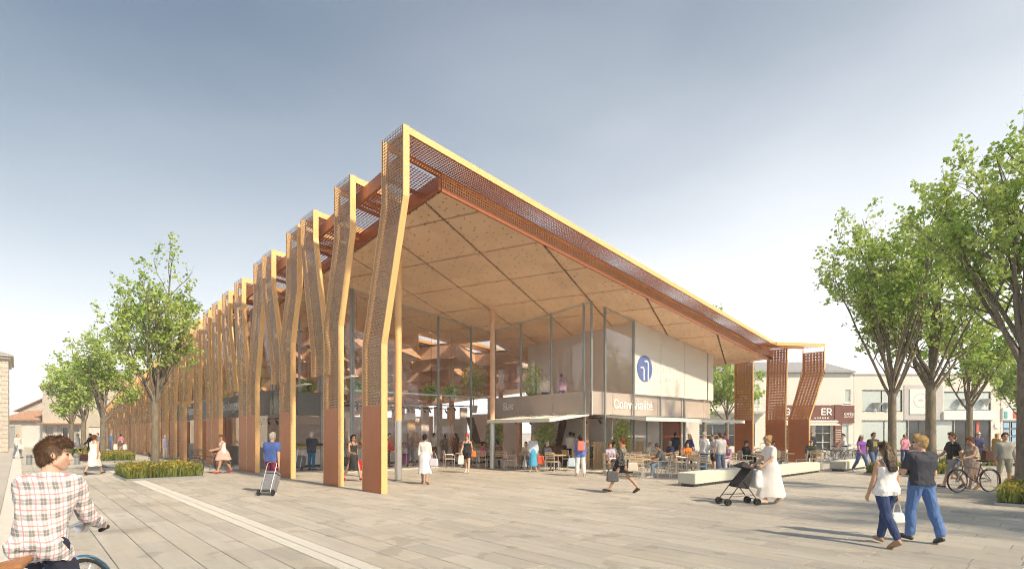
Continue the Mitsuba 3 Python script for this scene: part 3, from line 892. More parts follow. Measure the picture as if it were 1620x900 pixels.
window(b, *hs[2], Yh, 'dark_glass', 'white_paint', 1)
obj(b, 'door', box(-55.58, -54.62, Yh + .15, Yh + .2, .31, 2.48), 'shutter_grey')
obj(b, 'garage_door', box(-50.38, -47.62, Yh + .12, Yh + .18, .06, 2.48), 'white_paint')
for x in (-54.1, -52.15): obj(b, 'shutter', rbox(x, x + .5, Yh - .05, Yh - .004, .95, 2.5, .01), 'shutter_grey')
obj(b, 'porch_roof', rbox(-55.9, -50.8, Yh - .8, Yh - .003, 2.75, 2.92, .03), 'terracotta')
obj(b, 'roof', trimesh.convex.convex_hull(np.array([(x, y, z) for x in (-56.2, -46.2) for y, z in ((Yh - .3, 7.21), (Yh - .3, 7.3), (Yh + 4.2, 8.9), (Yh + 8.6, 7.21))])), 'terracotta')
b = thing('slate_roofed_house', 'grey slate roofed house past the far end of the market hall', 'building')
obj(b, 'wall', wall_holes(-64, -46, 0, 7.6, 82, .4, [(-60, -58.8, 4.6, 6.3), (-56, -54.8, 4.6, 6.3)]), 'render_cream')
for x in (-60, -56): window(b, x, x + 1.2, 4.6, 6.3, 82, 'dark_glass', 'white_paint', 1)
obj(b, 'roof', trimesh.convex.convex_hull(np.array([(x, y, z) for x in (-64.4, -45.6) for y, z in ((81.6, 7.61), (81.6, 7.7), (87, 12), (92, 7.61))])), 'slate')

# ------------------------------------------------------------------ bollards, benches, planting beds
for n, (x, y) in enumerate(((-26.74, 29.78), (-24.08, 29.78))):
    k = thing('bollard', ('steel bollard left of the cyclist, near the road edge', 'steel bollard behind the cyclist, beside the tree row')[n], 'bollard')
    c = trimesh.creation.revolve([(0, 0), (.13, 0), (.13, .50), (.125, .54), (.10, .555), (0, .56)], sections=24)
    obj(k, 'post', moved(c, (x, y, 0)), 'steel', smooth=40)
    obj(k, 'top_ring', moved(trimesh.creation.annulus(.128, .137, .04), (x, y, .44)), 'dark_metal')
ch = thing('chain', 'thin dark chain hanging between the two steel bollards', 'chain')
xs = np.linspace(-26.6, -24.2, 14)
obj(ch, None, tube([(x, 29.78, .44 - .14 * (1 - ((x + 25.4) / 1.2) ** 2)) for x in xs], .018, 5), 'dark_metal')

BENCH = [((8.4, -5.13), (12.25, -4.5), 'long pale concrete bench nearest the woman with the pushchair'),
         ((14.15, -5.55), (18.75, -4.9), 'pale concrete bench behind the pushchair, in front of the copper legs'),
         ((20.0, -6.15), (23.4, -5.5), 'pale concrete bench beside the woman in the purple top')]
for (a, b_), (c, d), lab in BENCH:
    k = thing('bench', lab, 'bench')
    obj(k, 'seat_block', rbox(a, c, b_, d, .09, .45, .02), 'concrete_pale', HALL)
    obj(k, 'base', box(a + .08, c - .08, b_ + .08, d - .08, .001, .089), 'dark_metal', HALL)
# ------------------------------------------------------------------ trees and planting
def leaf_tone(p, n, uv):
    a = mikit.fbm(p.x * 1.1, p.y * 1.1, p.z * 1.1, 3)
    b = mikit.cell_rand(p.x * 9, p.y * 9, p.z * 9)
    c = mikit.mix(mi.Color3f(0.33, 0.49, 0.11), mi.Color3f(0.58, 0.70, 0.24), mikit.smoothstep(.3, .7, a))
    return c * (0.75 + 0.5 * b)


scene['leaf'] = dict(type='principledthin', base_color=mikit.proc(leaf_tone), roughness=0.55, diff_trans=0.8, spec_trans=0.0)


def bed_tone(p, n, uv):
    b = mikit.cell_rand(p.x * 14, p.y * 14, 0)
    c = mikit.mix(mi.Color3f(0.15, 0.22, 0.055), mi.Color3f(0.34, 0.37, 0.11), b)
    return mikit.mix(c, mi.Color3f(0.62, 0.47, 0.09), mikit.smoothstep(.28, .5, p.z) * mikit.smoothstep(.5, .6, b))


scene['bed_leaf'] = dict(type='principledthin', base_color=mikit.proc(bed_tone), roughness=0.6, diff_trans=0.7)


def bark_tone(p, n, uv):
    g = mikit.fbm(p.x * 22, p.y * 22, p.z * 5, 3)
    m = mikit.fbm(p.x * 3, p.y * 3, p.z * 2, 2)
    return mikit.mix(mi.Color3f(0.13, 0.112, 0.088), mi.Color3f(0.28, 0.245, 0.195), g) * (0.75 + 0.5 * m)


mat('bark', mikit.proc(bark_tone), 0.85, spec=0.2)
mat('soil', (0.06, 0.045, 0.03), 0.95, spec=0.1)


def leaves(points, rs, size, flat=.5, seed=0):
    """many bent diamond leaves round the points"""
    n = len(points)
    d = rs.normal(size=(n, 3)); d[:, 2] *= .8; d[:, 2] -= .15
    d /= np.linalg.norm(d, axis=1, keepdims=True)
    nrm = rs.normal(size=(n, 3)) * .75 + [0, 0, .75]
    s = np.cross(d, nrm); s /= np.linalg.norm(s, axis=1, keepdims=True) + 1e-9
    up = np.cross(s, d)
    L = size * (.65 + .7 * rs.random((n, 1))); w = L * .40
    a = points; b = points + d * L * .5 + s * w + up * L * .10; c = points + d * L; e = points + d * L * .5 - s * w + up * L * .10
    v = np.stack([a, b, c, e], 1).reshape(-1, 3)
    i = np.arange(n)[:, None] * 4
    f = np.concatenate([i + [0, 1, 2], i + [0, 2, 3]], 1).reshape(-1, 3)
    return v, f


def tree(label, cat_, x, y, h, rx, zc, rz, trunk_r, fork, n_limb, per_twig, leaf, seed, group=None, lean=0.0, spread=1.0, name='tree', sub=7):
    rs = np.random.default_rng(seed)
    k = thing(name, label, cat_, group)
    base = np.array([x, y, 0.0])
    C = np.array([x, y, zc])

    def inside(p):
        q = (p - C) / np.array([rx, rx, rz])
        r = np.linalg.norm(q)
        ang = math.atan2(q[1], q[0])
        lump = 1 + .16 * math.sin(3 * ang + seed) + .12 * math.sin(5 * ang + 2.1 * seed + 4 * q[2]) + .10 * math.sin(7 * q[2] + seed)
        return r < lump

    def branch(p, d, L, r0, r1, n, wig=.10, lift=.075):
        pts = [p.copy()]; d = d / np.linalg.norm(d)
        for _ in range(n):
            d = d + rs.normal(size=3) * wig + [0, 0, lift]; d /= np.linalg.norm(d)
            p = p + d * L / n
            pts.append(p.copy())
        return np.array(pts), np.linspace(r0, r1, n + 1)
    T_, twigs, limbs = [], [], []
    tp = np.array([base, base + [0, 0, fork * .33], base + [lean * .4, 0, fork * .66], base + [lean, 0, fork], base + [lean, 0, fork * 1.12]])
    tr = np.array([trunk_r * 1.28, trunk_r, trunk_r * .93, trunk_r * .92, trunk_r * .55])
    trunk = tube(tp, tr, 14)
    leader = branch(tp[3], np.array([0, 0, 1.0]), (h - fork) * .93, trunk_r * .62, .018, 9, .07, .05)
    prim = [(leader, h - fork)]
    for i in range(n_limb):
        a = i * 2.399 + rs.random() * .7
        tilt = (.26 + .42 * rs.random()) * spread
        d = np.array([math.cos(a) * math.sin(tilt), math.sin(a) * math.sin(tilt), math.cos(tilt)])
        start = tp[3] + np.array([0, 0, (-.25 + .9 * (i / n_limb)) * min(1.2, h * .12)])
        L = (h - fork) * (.62 + .25 * rs.random()) * (1 - .25 * tilt)
        prim.append((branch(start, d, L, trunk_r * (.26 + .18 * rs.random()), .012, 8, .09, .06), L))
    for (pts, rad), L in prim:
        keep = [0]
        for q in range(1, len(pts)):
            if q > 2 and not inside(pts[q]): break
            keep.append(q)
        limbs.append(tube(pts[keep], rad[keep], 7))
        pts, rad = pts[keep], rad[keep]
        for s in range(sub):
            t = .22 + .78 * (s + rs.random()) / sub
            q = min(int(t * (len(pts) - 1)), len(pts) - 2); fr = t * (len(pts) - 1) - q
            p = pts[q] * (1 - fr) + pts[q + 1] * fr
            ax = pts[q + 1] - pts[q]; ax /= np.linalg.norm(ax) + 1e-9
            a = rs.random() * 6.283
            side = np.cross(ax, [math.cos(a), math.sin(a), .2]); side /= np.linalg.norm(side) + 1e-9
            d = ax * .8 + side * .72 + [0, 0, .28]
            bp, br = branch(p, d, L * (.30 + .22 * rs.random()) * (1.1 - .4 * t), max(rad[q] * .5, .012), .006, 5, .13, .03)
            kk = [0, 1] + [q2 for q2 in range(2, len(bp)) if inside(bp[q2])]
            kk = kk[:1 + next((j for j in range(1, len(kk)) if kk[j] != j), len(kk)) - 1] if len(kk) > 2 else kk
            bp, br = bp[kk], br[kk]
            limbs.append(tube(bp, br, 5, False))
            for w in range(5):
                t2 = .3 + .7 * rs.random()
                q2 = min(int(t2 * (len(bp) - 1)), len(bp) - 2)
                d2 = (bp[q2 + 1] - bp[q2]); d2 /= np.linalg.norm(d2) + 1e-9
                d2 = d2 * .8 + rs.normal(size=3) * .55 + [0, 0, .12]
                tw, twr = branch(bp[q2] + (bp[q2 + 1] - bp[q2]) * rs.random(), d2, L * .13 * (.7 + .7 * rs.random()), .007, .003, 3, .18, .02)
                if not inside(tw[-1]) and rs.random() > .25: continue
                T_.append(tube(tw, twr * 1.0, 3, False)); twigs.append(tw)
    obj(k, 'trunk', trunk, 'bark', smooth=50)
    obj(k, 'limbs', cat(limbs + T_), 'bark', smooth=True)
    P = []
    for tw in twigs:
        if rs.random() < .12: continue
        m = int(per_twig * .38 * (.5 + rs.random()))
        t = rs.random(m) ** .7 * (len(tw) - 1); q = np.minimum(t.astype(int), len(tw) - 2); fr = (t - q)[:, None]
        P.append(tw[q] * (1 - fr) + tw[q + 1] * fr + rs.normal(size=(m, 3)) * leaf * .55)
    P = np.vstack(P)
    obj(k, 'crown', leaves(P, rs, leaf, seed=seed), 'leaf')
    return k


# the row along the left side
G_ = 'trees in the row along the market'
tree('young tree with loose upright crown in the near flower bed left of the hall', 'tree', -14.6, 22.0, 9.4, 1.95, 6.1, 3.6, .14, 2.9, 10, 42, .135, 21, G_, spread=.8, sub=9)
tree('leafy tree second in the row from the near flower bed', 'tree', *W(-3.5, 31.2), 9.0, 2.1, 5.9, 3.4, .17, 2.6, 9, 38, .19, 5, G_)
tree('leafy tree third in the row along the market', 'tree', *W(-3.5, 45.8), 9.6, 2.5, 6.2, 3.5, .19, 2.6, 8, 30, .27, 8, G_)
tree('farthest tree of the row along the market, beside the cream house', 'tree', *W(-3.7, 57.0), 9.4, 2.9, 5.8, 3.6, .22, 2.6, 8, 30, .30, 13, G_)
# the group on the right
G_ = 'trees on the right side of the square'
tree('tall leafy tree behind the couple walking away', 'tree', 15.7, 22.2, 12.2, 2.9, 7.5, 4.9, .155, 3.3, 11, 62, .15, 31, G_, spread=.88, sub=9)
tree('thick trunked tree between the couple and the bicycle', 'tree', 17.6, 22.6, 11.6, 2.8, 7.4, 4.4, .195, 3.6, 10, 54, .165, 37, G_, sub=8)
tree('slender tree behind the woman pushing the bicycle', 'tree', 24.0, 28.2, 9.5, 3.0, 6.2, 3.6, .15, 3.0, 9, 40, .19, 41, G_)
tree('large grey barked tree at the right edge of the square', 'tree', 13.95, 14.6, 10.6, 2.9, 6.9, 3.9, .20, 3.6, 10, 60, .14, 43, G_, spread=.72, sub=9)
tree('tree farther back at the right, in front of the agency window', 'tree', 36.5, 38.5, 8.2, 3.2, 5.4, 2.9, .16, 2.6, 8, 26, .26, 47, G_)
tree('tree seen past the right end of the hall, by the balcony', 'tree', 17.2, 43.0, 9.0, 2.6, 5.9, 3.2, .16, 2.6, 8, 26, .26, 53, G_)
tree('tall tree whose top shows above the hall roof', 'tree', 17.0, 47.5, 13.2, 2.6, 9.2, 4.2, .2, 4.0, 8, 24, .28, 59, G_)
# the row goes on beside the viewpoint, out of the frame, and shades the right foreground
tree('leafy tree standing beside the viewpoint, just out of view to the right', 'tree', 16.4, 4.5, 11.0, 3.4, 7.2, 4.2, .2, 3.4, 10, 26, .24, 61, G_)
tree('second leafy tree out of view to the right of the viewpoint', 'tree', 9.6, -5.2, 11.0, 3.6, 7.2, 4.2, .2, 3.4, 10, 24, .24, 67, G_)
tree('third leafy tree out of view to the right, past the first', 'tree', 21.5, 7.6, 10.5, 3.4, 7.0, 4.0, .2, 3.4, 10, 22, .25, 71, G_)


def bed(label, corners_uv, n, h, seed, bs='bed_leaf'):
    rs = np.random.default_rng(seed)
    (u0, v0), (u1, v1) = corners_uv
    k = thing('flower_bed', label, 'flower bed')
    obj(k, 'soil', rbox(u0, u1, v0, v1, 0, .09, .02), 'soil', HALL)
    obj(k, 'edging', cat([box(u0 - .04, u1 + .04, v0 - .04, v0 - .003, 0, .075), box(u0 - .04, u1 + .04, v1 + .003, v1 + .04, 0, .075), box(u0 - .04, u0 - .003, v0, v1, 0, .073), box(u1 + .003, u1 + .04, v0, v1, 0, .073)]), 'steel', HALL)
    b = np.c_[u0 + (u1 - u0) * rs.random(n), v0 + (v1 - v0) * rs.random(n), np.full(n, .08)]
    a = rs.random(n) * 6.283; out = .10 + .16 * rs.random(n); H = h * (.6 + .5 * rs.random(n))
    d = np.c_[np.cos(a) * out, np.sin(a) * out, H]
    s = np.c_[-np.sin(a), np.cos(a), np.zeros(n)] * (.012 + .012 * rs.random((n, 1)))
    m1 = b + d * [.35, .35, .62]; t = b + d * [1, 1, .97]
    v = np.stack([b - s, b + s, m1 - s * 1.15, m1 + s * 1.15, t], 1).reshape(-1, 3)
    i = np.arange(n)[:, None] * 5
    f = np.concatenate([i + [0, 1, 3], i + [0, 3, 2], i + [2, 3, 4]], 1).reshape(-1, 3)
    nf = int(n * .45)
    fp = np.c_[u0 + (u1 - u0) * rs.random(nf), v0 + (v1 - v0) * rs.random(nf), .08 + h * (.75 + .3 * rs.random(nf))]
    fv, ff = leaves(fp, rs, .085)
    obj(k, 'foliage', (np.vstack([v, fv]), np.vstack([f, ff + len(v)])), bs, HALL)


bed('flower bed round the near tree left of the hall, yellow tips', ((-4.75, 10.0), (-2.3, 13.6)), 2600, .48, 1)
bed('flower bed round the second tree of the left row', ((-4.75, 26.5), (-2.3, 32.4)), 2400, .46, 2)
bed('flower bed round the third tree of the left row', ((-4.75, 43.5), (-2.3, 48)), 1200, .46, 3)
def bedw(label, x0, x1, y0, y1, n, h, seed):
    """a bed given in world metres"""
    global HALL
    keep, HALL = HALL, T()
    bed(label, ((x0, y0), (x1, y1)), n, h, seed)
    HALL = keep
bedw('low green planting at the foot of the tree behind the couple', 15.05, 16.35, 21.6, 22.9, 800, .42, 4)
bedw('low flowering bed round the thick trunked tree', 17.0, 18.3, 21.9, 23.3, 800, .42, 5)
bedw('low bed at the foot of the slender tree behind the bicycle', 23.0, 25.0, 27.4, 29.0, 1000, .42, 6)
bed('green grassy bed at the foot of the grey barked tree on the right edge', ((9.75, -14.4), (13.3, -12.25)), 3000, .40, 7)
# ------------------------------------------------------------------ inside the hall: walls, counters, stalls, tracks
mat('wood_light', (0.60, 0.43, 0.25), 0.5)
mat('wood_dark', (0.14, 0.065, 0.04), 0.45)
mat('wall_light', (0.74, 0.72, 0.70), 0.6)
mat('chair_metal', (0.72, 0.72, 0.70), 0.3, metal=0.6)
mat('pot_white', (0.72, 0.72, 0.70), 0.4)
HP = lambda name, m, bs, **k: obj(hall, name, m, bs, HALL, **k)
# rear screens and partitions
HP('partition', box(14.9, 15.0, 3.1, 9.0, .024, 2.6), 'wall_light')
HP('partition', box(15.01, 19.4, 3.0, 3.1, .024, 2.6), 'wall_light')
HP('partition', box(21.6, 22.2, 3.0, 3.1, .024, 2.6), 'wall_light')
HP('partition_joint', cat([box(u, u + .12, 2.96, 2.995, .03, 2.58) for u in (16.4, 17.9, 19.3)]), 'steel')
d = HP('door', box(19.45, 21.55, 3.02, 3.08, .03, 2.55), 'door_red')
obj(d, 'door_frame', cat([box(19.42, 19.5, 2.95, 3.0, .03, 2.58), box(21.5, 21.58, 2.95, 3.0, .03, 2.58)]), 'wood_light', HALL)
for u0, v0, v1 in ((22.1, 9.5, 13), (22.1, 18, 24), (22.1, 30, 38)):
    HP('partition', box(u0, u0 + .1, v0, v1, .024, 3.4), 'wall_light')
for k, (u0, u1) in enumerate(((2.0, 6.0), (7.4, 12.6), (14.5, 17.5))):
    HP('partition', box(u0, u1, 24.2 + k * .5, 24.3 + k * .5, .024, 3.0), 'panel_white')
for k in range(14):
    HP('rear_fin', rbox(3.0 + k * 1.3, 3.75 + k * 1.3, 22.6, 22.72, .03, 3.9, .01), 'panel_white' if k % 3 else 'wood_light')
for u0, u1, v in ((3.4, 6.4, 16.6), (8.0, 11.2, 16.9), (12.6, 14.8, 15.2)):
    k = HP('stall_back_wall', box(u0, u1, v, v + .1, .024, 2.7), 'wall_light')
    obj(k, 'shelf', cat([box(u0 + .1, u1 - .1, v - .3, v - .003, z, z + .04) for z in (1.2, 1.7, 2.2)]), 'panel_white', HALL)
# leaning timber fins
for u, v, s in ((13.6, 6.2, 1), (16.6, 5.0, -1), (19.0, 9.0, 1), (13.0, 11.5, -1)):
    m = trimesh.convex.convex_hull(np.array([(u, v, .03), (u + .5, v, .03), (u, v + .12, .03), (u + .5, v + .12, .03), (u + s * 1.0, v, 2.7), (u + .5 + s * 1.0, v, 2.7), (u + s * 1.0, v + .12, 2.7), (u + .5 + s * 1.0, v + .12, 2.7)]))
    HP('timber_fin', m, 'wood_dark')
for u, v in ((5.2, 14.0), (8.8, 14.2), (12.4, 13.6), (16.0, 13.0), (13.2, 3.4), (12.6, 7.6), (5.6, 19), (9.8, 20), (16, 20), (17.4, 7.4), (6, 26), (12, 27), (17, 27)):
    HP('timber_post', box(u - .11, u + .11, v - .11, v + .11, .03, float(ceil_h(u, v)) - .97 if v > 11.2 else 3.6), 'timber')
# bar counter with vertical slats
k = thing('bar_counter', 'long bar counter clad in upright light wood slats under the white lettering', 'counter')
obj(k, 'body', box(12.4, 16.6, 4.72, 5.3, .024, 1.06), 'wood_dark', HALL)
obj(k, 'worktop', rbox(12.3, 16.7, 4.6, 5.4, 1.065, 1.11, .01), 'wood_dark', HALL)
k = thing('slatted_screen', 'waist high screen of upright pale wood slats beside the terrace', 'screen')
for i in range(34):
    u = 12.62 + i * .125
    obj(k, 'slat', box(u, u + .105, 2.42, 2.46, .03, 1.28), 'wood_light', HALL)
obj(k, 'top_rail', box(12.6, 16.88, 2.40, 2.56, 1.285, 1.33), 'wood_light', HALL)
k = thing('slatted_screen', 'short screen of pale wood slats turned along the entrance side of the terrace', 'screen')
for i in range(9):
    v = 2.6 + i * .125
    obj(k, 'slat', box(12.5, 12.54, v, v + .105, .03, 1.28), 'wood_light', HALL)
# hanging light tracks with spotlights
for (u0, v0), (u1, v1), z in (((3.8, 10.2), (11.2, 10.2), 3.25), ((3.8, 12.6), (11.6, 12.6), 3.2), ((1.6, 12.8), (1.6, 18), 2.45), ((4, 15.2), (12, 15.2), 3.3), ((12.5, 8.4), (17, 8.4), 2.5), ((12.6, 3.4), (17, 3.4), 2.5)):
    k = HP('light_track', tube([(u0, v0, z), (u1, v1, z)], .03, 6), 'dark_metal')
    L = math.hypot(u1 - u0, v1 - v0)
    for s in np.arange(.5, L, 1.15):
        x, y = u0 + (u1 - u0) * s / L, v0 + (v1 - v0) * s / L
        obj(k, 'spotlight', cat([tube([(x, y, z), (x, y, z - .12)], .012, 5), tube([(x, y - .02, z - .10), (x + .05, y - .12, z - .26)], .05, 8)]), 'dark_metal', HALL)
    zc = [ (x, y) for x, y in ((u0, v0), (u1, v1))]
    obj(k, 'hanger', cat([tube([(x, y, z), (x, y, 3.7 if z < 2.6 else min(6.0, float(ceil_h(x, y)) - .02))], .008, 4) for x, y in zc]), 'dark_metal', HALL)
for u, v, w in ((4.4, 12.4, .7), (5.9, 12.4, .6), (8.3, 12.4, .7), (5.0, 10.0, .55), (9.6, 15.0, .7)):
    HP('hanging_price_board', cat([box(u, u + w, v, v + .02, 2.5, 2.85), box(u + w / 2 - .005, u + w / 2 + .005, v + .005, v + .012, 2.85, 3.2)]), 'panel_white')


def foliage_ball(k, c, r, n, size, seed, name='foliage', sq=(1, 1, 1)):
    rs = np.random.default_rng(seed)
    d = rs.normal(size=(n, 3)); d /= np.linalg.norm(d, axis=1, keepdims=True)
    p = np.array(c) + d * (rs.random((n, 1)) ** .45) * r * np.array(sq) * (.75 + .4 * meshkit.noise(d * 2.2 + seed)[:, None])
    obj(k, name, leaves(p, rs, size), 'leaf', HALL)


for n, (u, v, z, lab) in enumerate(((3.9, 9.4, 3.95, 'trailing plant hanging behind the second copper frame'), (5.1, 9.6, 3.95, 'trailing plant hanging just right of the nearest copper frame'), (8.2, 9.6, 3.98, 'trailing plant hanging over the entrance door'), (9.6, 9.8, 4.05, 'trailing plant hanging between entrance door and bar'), (3.2, 13.5, 4.2, 'trailing plant hanging over the grey sign band'))):
    k = thing('hanging_plant', lab, 'plant', 'hanging plants')
    obj(k, 'basket', tube([(u, v, z - .15), (u, v, z + .1)], [.16, .22], 12), 'dark_metal', HALL)
    obj(k, 'wire', tube([(u, v, z + .1), (u, v, float(ceil_h(u, v)) - .01)], .006, 4), 'dark_metal', HALL)
    foliage_ball(k, (u, v, z - .05), .5, 420, .15, 100 + n, sq=(1, 1, .8))


def pot_tree(label, u, v, h, r, z0=.03, seed=1, name='potted_tree'):
    k = thing(name, label, 'potted plant')
    obj(k, 'pot', moved(trimesh.creation.revolve([(0, 0), (.2, 0), (.27, .45), (.24, .45), (.22, .4), (0, .4)], sections=20), (u, v, z0)), 'pot_white', HALL, smooth=40)
    obj(k, 'stem', cat([tube([(u, v, z0 + .4), (u + .03, v, z0 + h * .5), (u, v + .02, z0 + h * .9)], [.03, .022, .01], 6)] + [tube([(u, v, z0 + h * (.4 + .08 * i)), (u + r * .7 * math.cos(i * 2.4), v + r * .7 * math.sin(i * 2.4), z0 + h * (.55 + .08 * i))], .01, 5) for i in range(5)]), 'bark', HALL)
    foliage_ball(k, (u, v, z0 + h * .68), r, int(420 + 500 * r), .13, seed, sq=(1, 1, h * .42 / r))


pot_tree('potted ficus on the upper floor left of the tall round column', 13.2, 12.4, 3.0, .95, 3.0, 11)
pot_tree('potted ficus on the upper floor behind the two people at the parapet', 12.6, 6.6, 2.3, .6, 3.0, 12)
pot_tree('green potted tree behind the bar terrace under the cream canopy', 12.7, 5.7, 2.3, .62, .03, 13)
pot_tree('small potted bamboo standing behind the slatted screen', 14.3, 2.0, 2.35, .48, .03, 14)
pot_tree('thin potted tree by the bright rear window of the hall', 12.4, 9.4, 2.4, .6, .03, 15)

# market stalls and crates of produce
FRUIT = {'tomatoes': (.55, .07, .03), 'lemons': (.75, .55, .06), 'lettuces': (.22, .36, .07), 'oranges': (.75, .28, .03), 'aubergines': (.10, .04, .10), 'potatoes': (.40, .28, .15), 'apples': (.38, .40, .06)}
for kx, c in FRUIT.items(): mat('fruit_' + kx, c, 0.45)
ball = trimesh.creation.icosphere(1, .055)
STALLS = [(1.5, 4.3, 12.9, 'white fronted market stall behind the third copper frame'), (4.6, 6.6, 12.7, 'white fronted market stall right of the man in the navy jacket'),
          (6.9, 9.1, 13.0, 'white fronted market stall straight behind the woman in the white skirt'), (9.4, 12.2, 13.2, 'white fronted market stall behind the man in brown trousers'), (10.4, 12.6, 9.9, 'low white stall near the entrance door, by the bar terrace')]
PL = ['left end', 'middle', 'right end']
kinds = list(FRUIT)
for n, (u0, u1, v, lab) in enumerate(STALLS):
    k = thing('market_stall', lab, 'stall', 'market stalls inside the hall')
    obj(k, 'counter', rbox(u0, u1, v, v + .8, .15, .92, .01), 'panel_white', HALL)
    obj(k, 'plinth', box(u0 + .05, u1 - .05, v + .05, v + .75, .024, .149), 'dark_metal', HALL)
    obj(k, 'worktop', rbox(u0 - .03, u1 + .03, v - .05, v + .85, .925, .965, .008), 'steel_light', HALL)
    for q in range(3):
        w = (u1 - u0) / 3 - .06
        a = u0 + .03 + q * (w + .06)
        fr = kinds[(n * 3 + q * 2 + n // 2) % 7]
        c = thing('produce_crate', f'crate of {fr} at the {PL[q]} of the stall ' + lab.split('stall ')[1].split(',')[0].replace('straight ', '').replace('near the entrance door', 'by the bar terrace').replace('man in the navy jacket', 'navy jacketed man').replace('woman in the white skirt', 'white skirted woman').replace('man in brown trousers', 'cream shirted man'), 'crate', 'crates of produce on the stalls')
        obj(c, 'tray', cat([box(a, a + w, v + .02, v + .04, .967, 1.10), box(a, a + w, v + .7, v + .72, .967, 1.16), box(a, a + .02, v + .041, v + .699, .967, 1.13), box(a + w - .02, a + w, v + .041, v + .699, .967, 1.13), box(a + .021, a + w - .021, v + .041, v + .699, .967, .985)]), 'wood_light', HALL)
        bl = []
        for i in range(int(w / .1)):
            for j in range(6):
                b_ = ball.copy(); b_.apply_translation((a + .075 + i * .1 + .02 * R.random(), v + .1 + j * .11, 1.06 + .015 * j + .05 * R.random())); bl.append(b_)
        obj(c, 'produce', cat(bl), 'fruit_' + fr, HALL, smooth=True)

# ------------------------------------------------------------------ terrace chairs and tables
def chair_parts(arms):
    r = .014
    fr = []
    for s in (-1, 1):
        x = .24 * s
        fr.append(tube([(x, .24, 0), (x, .23, .43), (x * .97, .20, .445)], r, 7))
        fr.append(tube([(x, -.27, 0), (x, -.22, .43), (x, -.27, .86)], r, 7))
        if arms:
            fr.append(tube([(x, -.24, .66), (x * 1.12, -.12, .675), (x * 1.14, .12, .672), (x * 1.1, .215, .64), (x * 1.02, .235, .56), (x, .235, .40)], r, 7))
    fr += [tube([(-.24, .20, .44), (.24, .20, .44)], r, 7), tube([(-.24, -.22, .43), (.24, -.22, .43)], r, 7), tube([(-.24, -.27, .86), (0, -.285, .875), (.24, -.27, .86)], r, 7),
           tube([(-.24, .21, .435), (-.24, -.22, .43)], r, 7), tube([(.24, .21, .435), (.24, -.22, .43)], r, 7)]
    seat = cat([rbox(-.235, .235, y, y + .068, .447, .465, .004) for y in np.arange(-.20, .17, .082)])
    back = cat([rbox(-.235, .235, -.262 - .018 * i, -.245 - .018 * i, .58 + i * .092, .645 + i * .092, .004) for i in range(3)])
    return fr, seat, back


CH = {}
for arms in (0, 1):
    fr, seat, back = chair_parts(arms)
    CH[arms] = (mikit.ply(cat(fr), 'chair_metal', 40), mikit.ply(seat, 'wood_light'), mikit.ply(back, 'wood_light'))


def chair(label, u, v, face, arms=0, group='wood slatted metal chairs on the terraces'):
    """face: where the sitter looks, degrees in the hall's u, v frame"""
    t = HALL.translate([u, v, .026 if (v > 1.65 and u > 11.5) or v > 8.7 else .002]).rotate([0, 0, 1], face - 90)
    k = thing('terrace_chair', label, 'chair', group)
    obj(k, 'frame', CH[arms][0], None, t); obj(k, 'seat', CH[arms][1], None, t); obj(k, 'backrest', CH[arms][2], None, t)
    return k


tt = trimesh.creation.cylinder(.36, .03, sections=32); tt.apply_translation((0, 0, .725))
TABLE = (mikit.ply(tt, 'wood_light', 40), mikit.ply(cat([tube([(0, 0, .03), (0, 0, .709)], .028, 10), tube(arc((0, 0, .69), .30, 0, 360, 17, 0, 1), .012, 6)]), 'chair_metal', 40),
         mikit.ply(cat([tube([(0, 0, .06), (.3 * math.cos(a), .3 * math.sin(a), .014)], .016, 6) for a in (0.4, 1.97, 3.54, 5.11)]), 'chair_metal', 40))


def table(label, u, v):
    t = HALL.translate([u, v, .026 if (v > 1.65 and u > 11.5) or v > 8.7 else .002])
    k = thing('terrace_table', label, 'table', 'round terrace tables')
    obj(k, 'table_top', TABLE[0], None, t); obj(k, 'post', TABLE[1], None, t); obj(k, 'foot', TABLE[2], None, t)


TABLES = [  # u, v, where it is, directions of the chairs round it
    (10.75, 3.0, 'round table where the man in the dark suit sits', (100, 200, 300)),
    (10.4, 4.9, 'round table behind the tall round column, on the bar terrace', (20, 140, 260)),
    (10.3, 6.9, 'round table at the back of the bar terrace, nearest the entrance', (60, 180, 300)),
    (8.9, 7.9, 'round table beside the entrance door, seen left of the tall column', (30, 150)),
    (10.2, -1.9, 'round table where the man in the grey cap sits', (80, 200)),
    (11.5, -.2, 'round table just right of the corner glazing posts', (40, 160, 280)),
    (12.3, -2.6, 'round table on the open terrace nearest the first bench', (10, 130, 250)),
    (13.6, .6, 'round table in front of the slatted screen', (90, 210, 330)),
    (15.8, .9, 'round table below the right-hand canopy, by the beige wall', (50, 170, 290)),
    (15.0, -1.4, 'round table behind the group of three standing men', (30, 150, 270)),
    (17.6, -.6, 'round table under the canopy left of the red door', (70, 190)),
    (18.6, -2.9, 'round table in front of the first pair of copper legs', (20, 140, 260)),
    (20.6, -3.4, 'round table between the copper legs, behind the second bench', (60, 180, 300)),
    (22.6, -4.1, 'round table at the foot of the outermost copper leg', (20, 200)),
    (13.3, 4.0, 'round table inside the corner room by the bar', (45, 180, 300)),
]
for n, (u, v, lab, dirs) in enumerate(TABLES):
    table(lab, u, v)
    spots = sorted(((u + .66 * math.cos(math.radians(a)), v + .66 * math.sin(math.radians(a)), a) for a in dirs), key=lambda q: W(q[0], q[1])[0] / W(q[0], q[1])[1])
    names = ['leftmost', 'middle', 'rightmost'] if len(spots) == 3 else ['left', 'right']
    for nm, (cu, cv, a) in zip(names, spots):
        chair(f'{nm} slatted chair at the ' + lab.replace('round ', ''), cu, cv, a + 180 + R.uniform(-12, 12), n % 2)
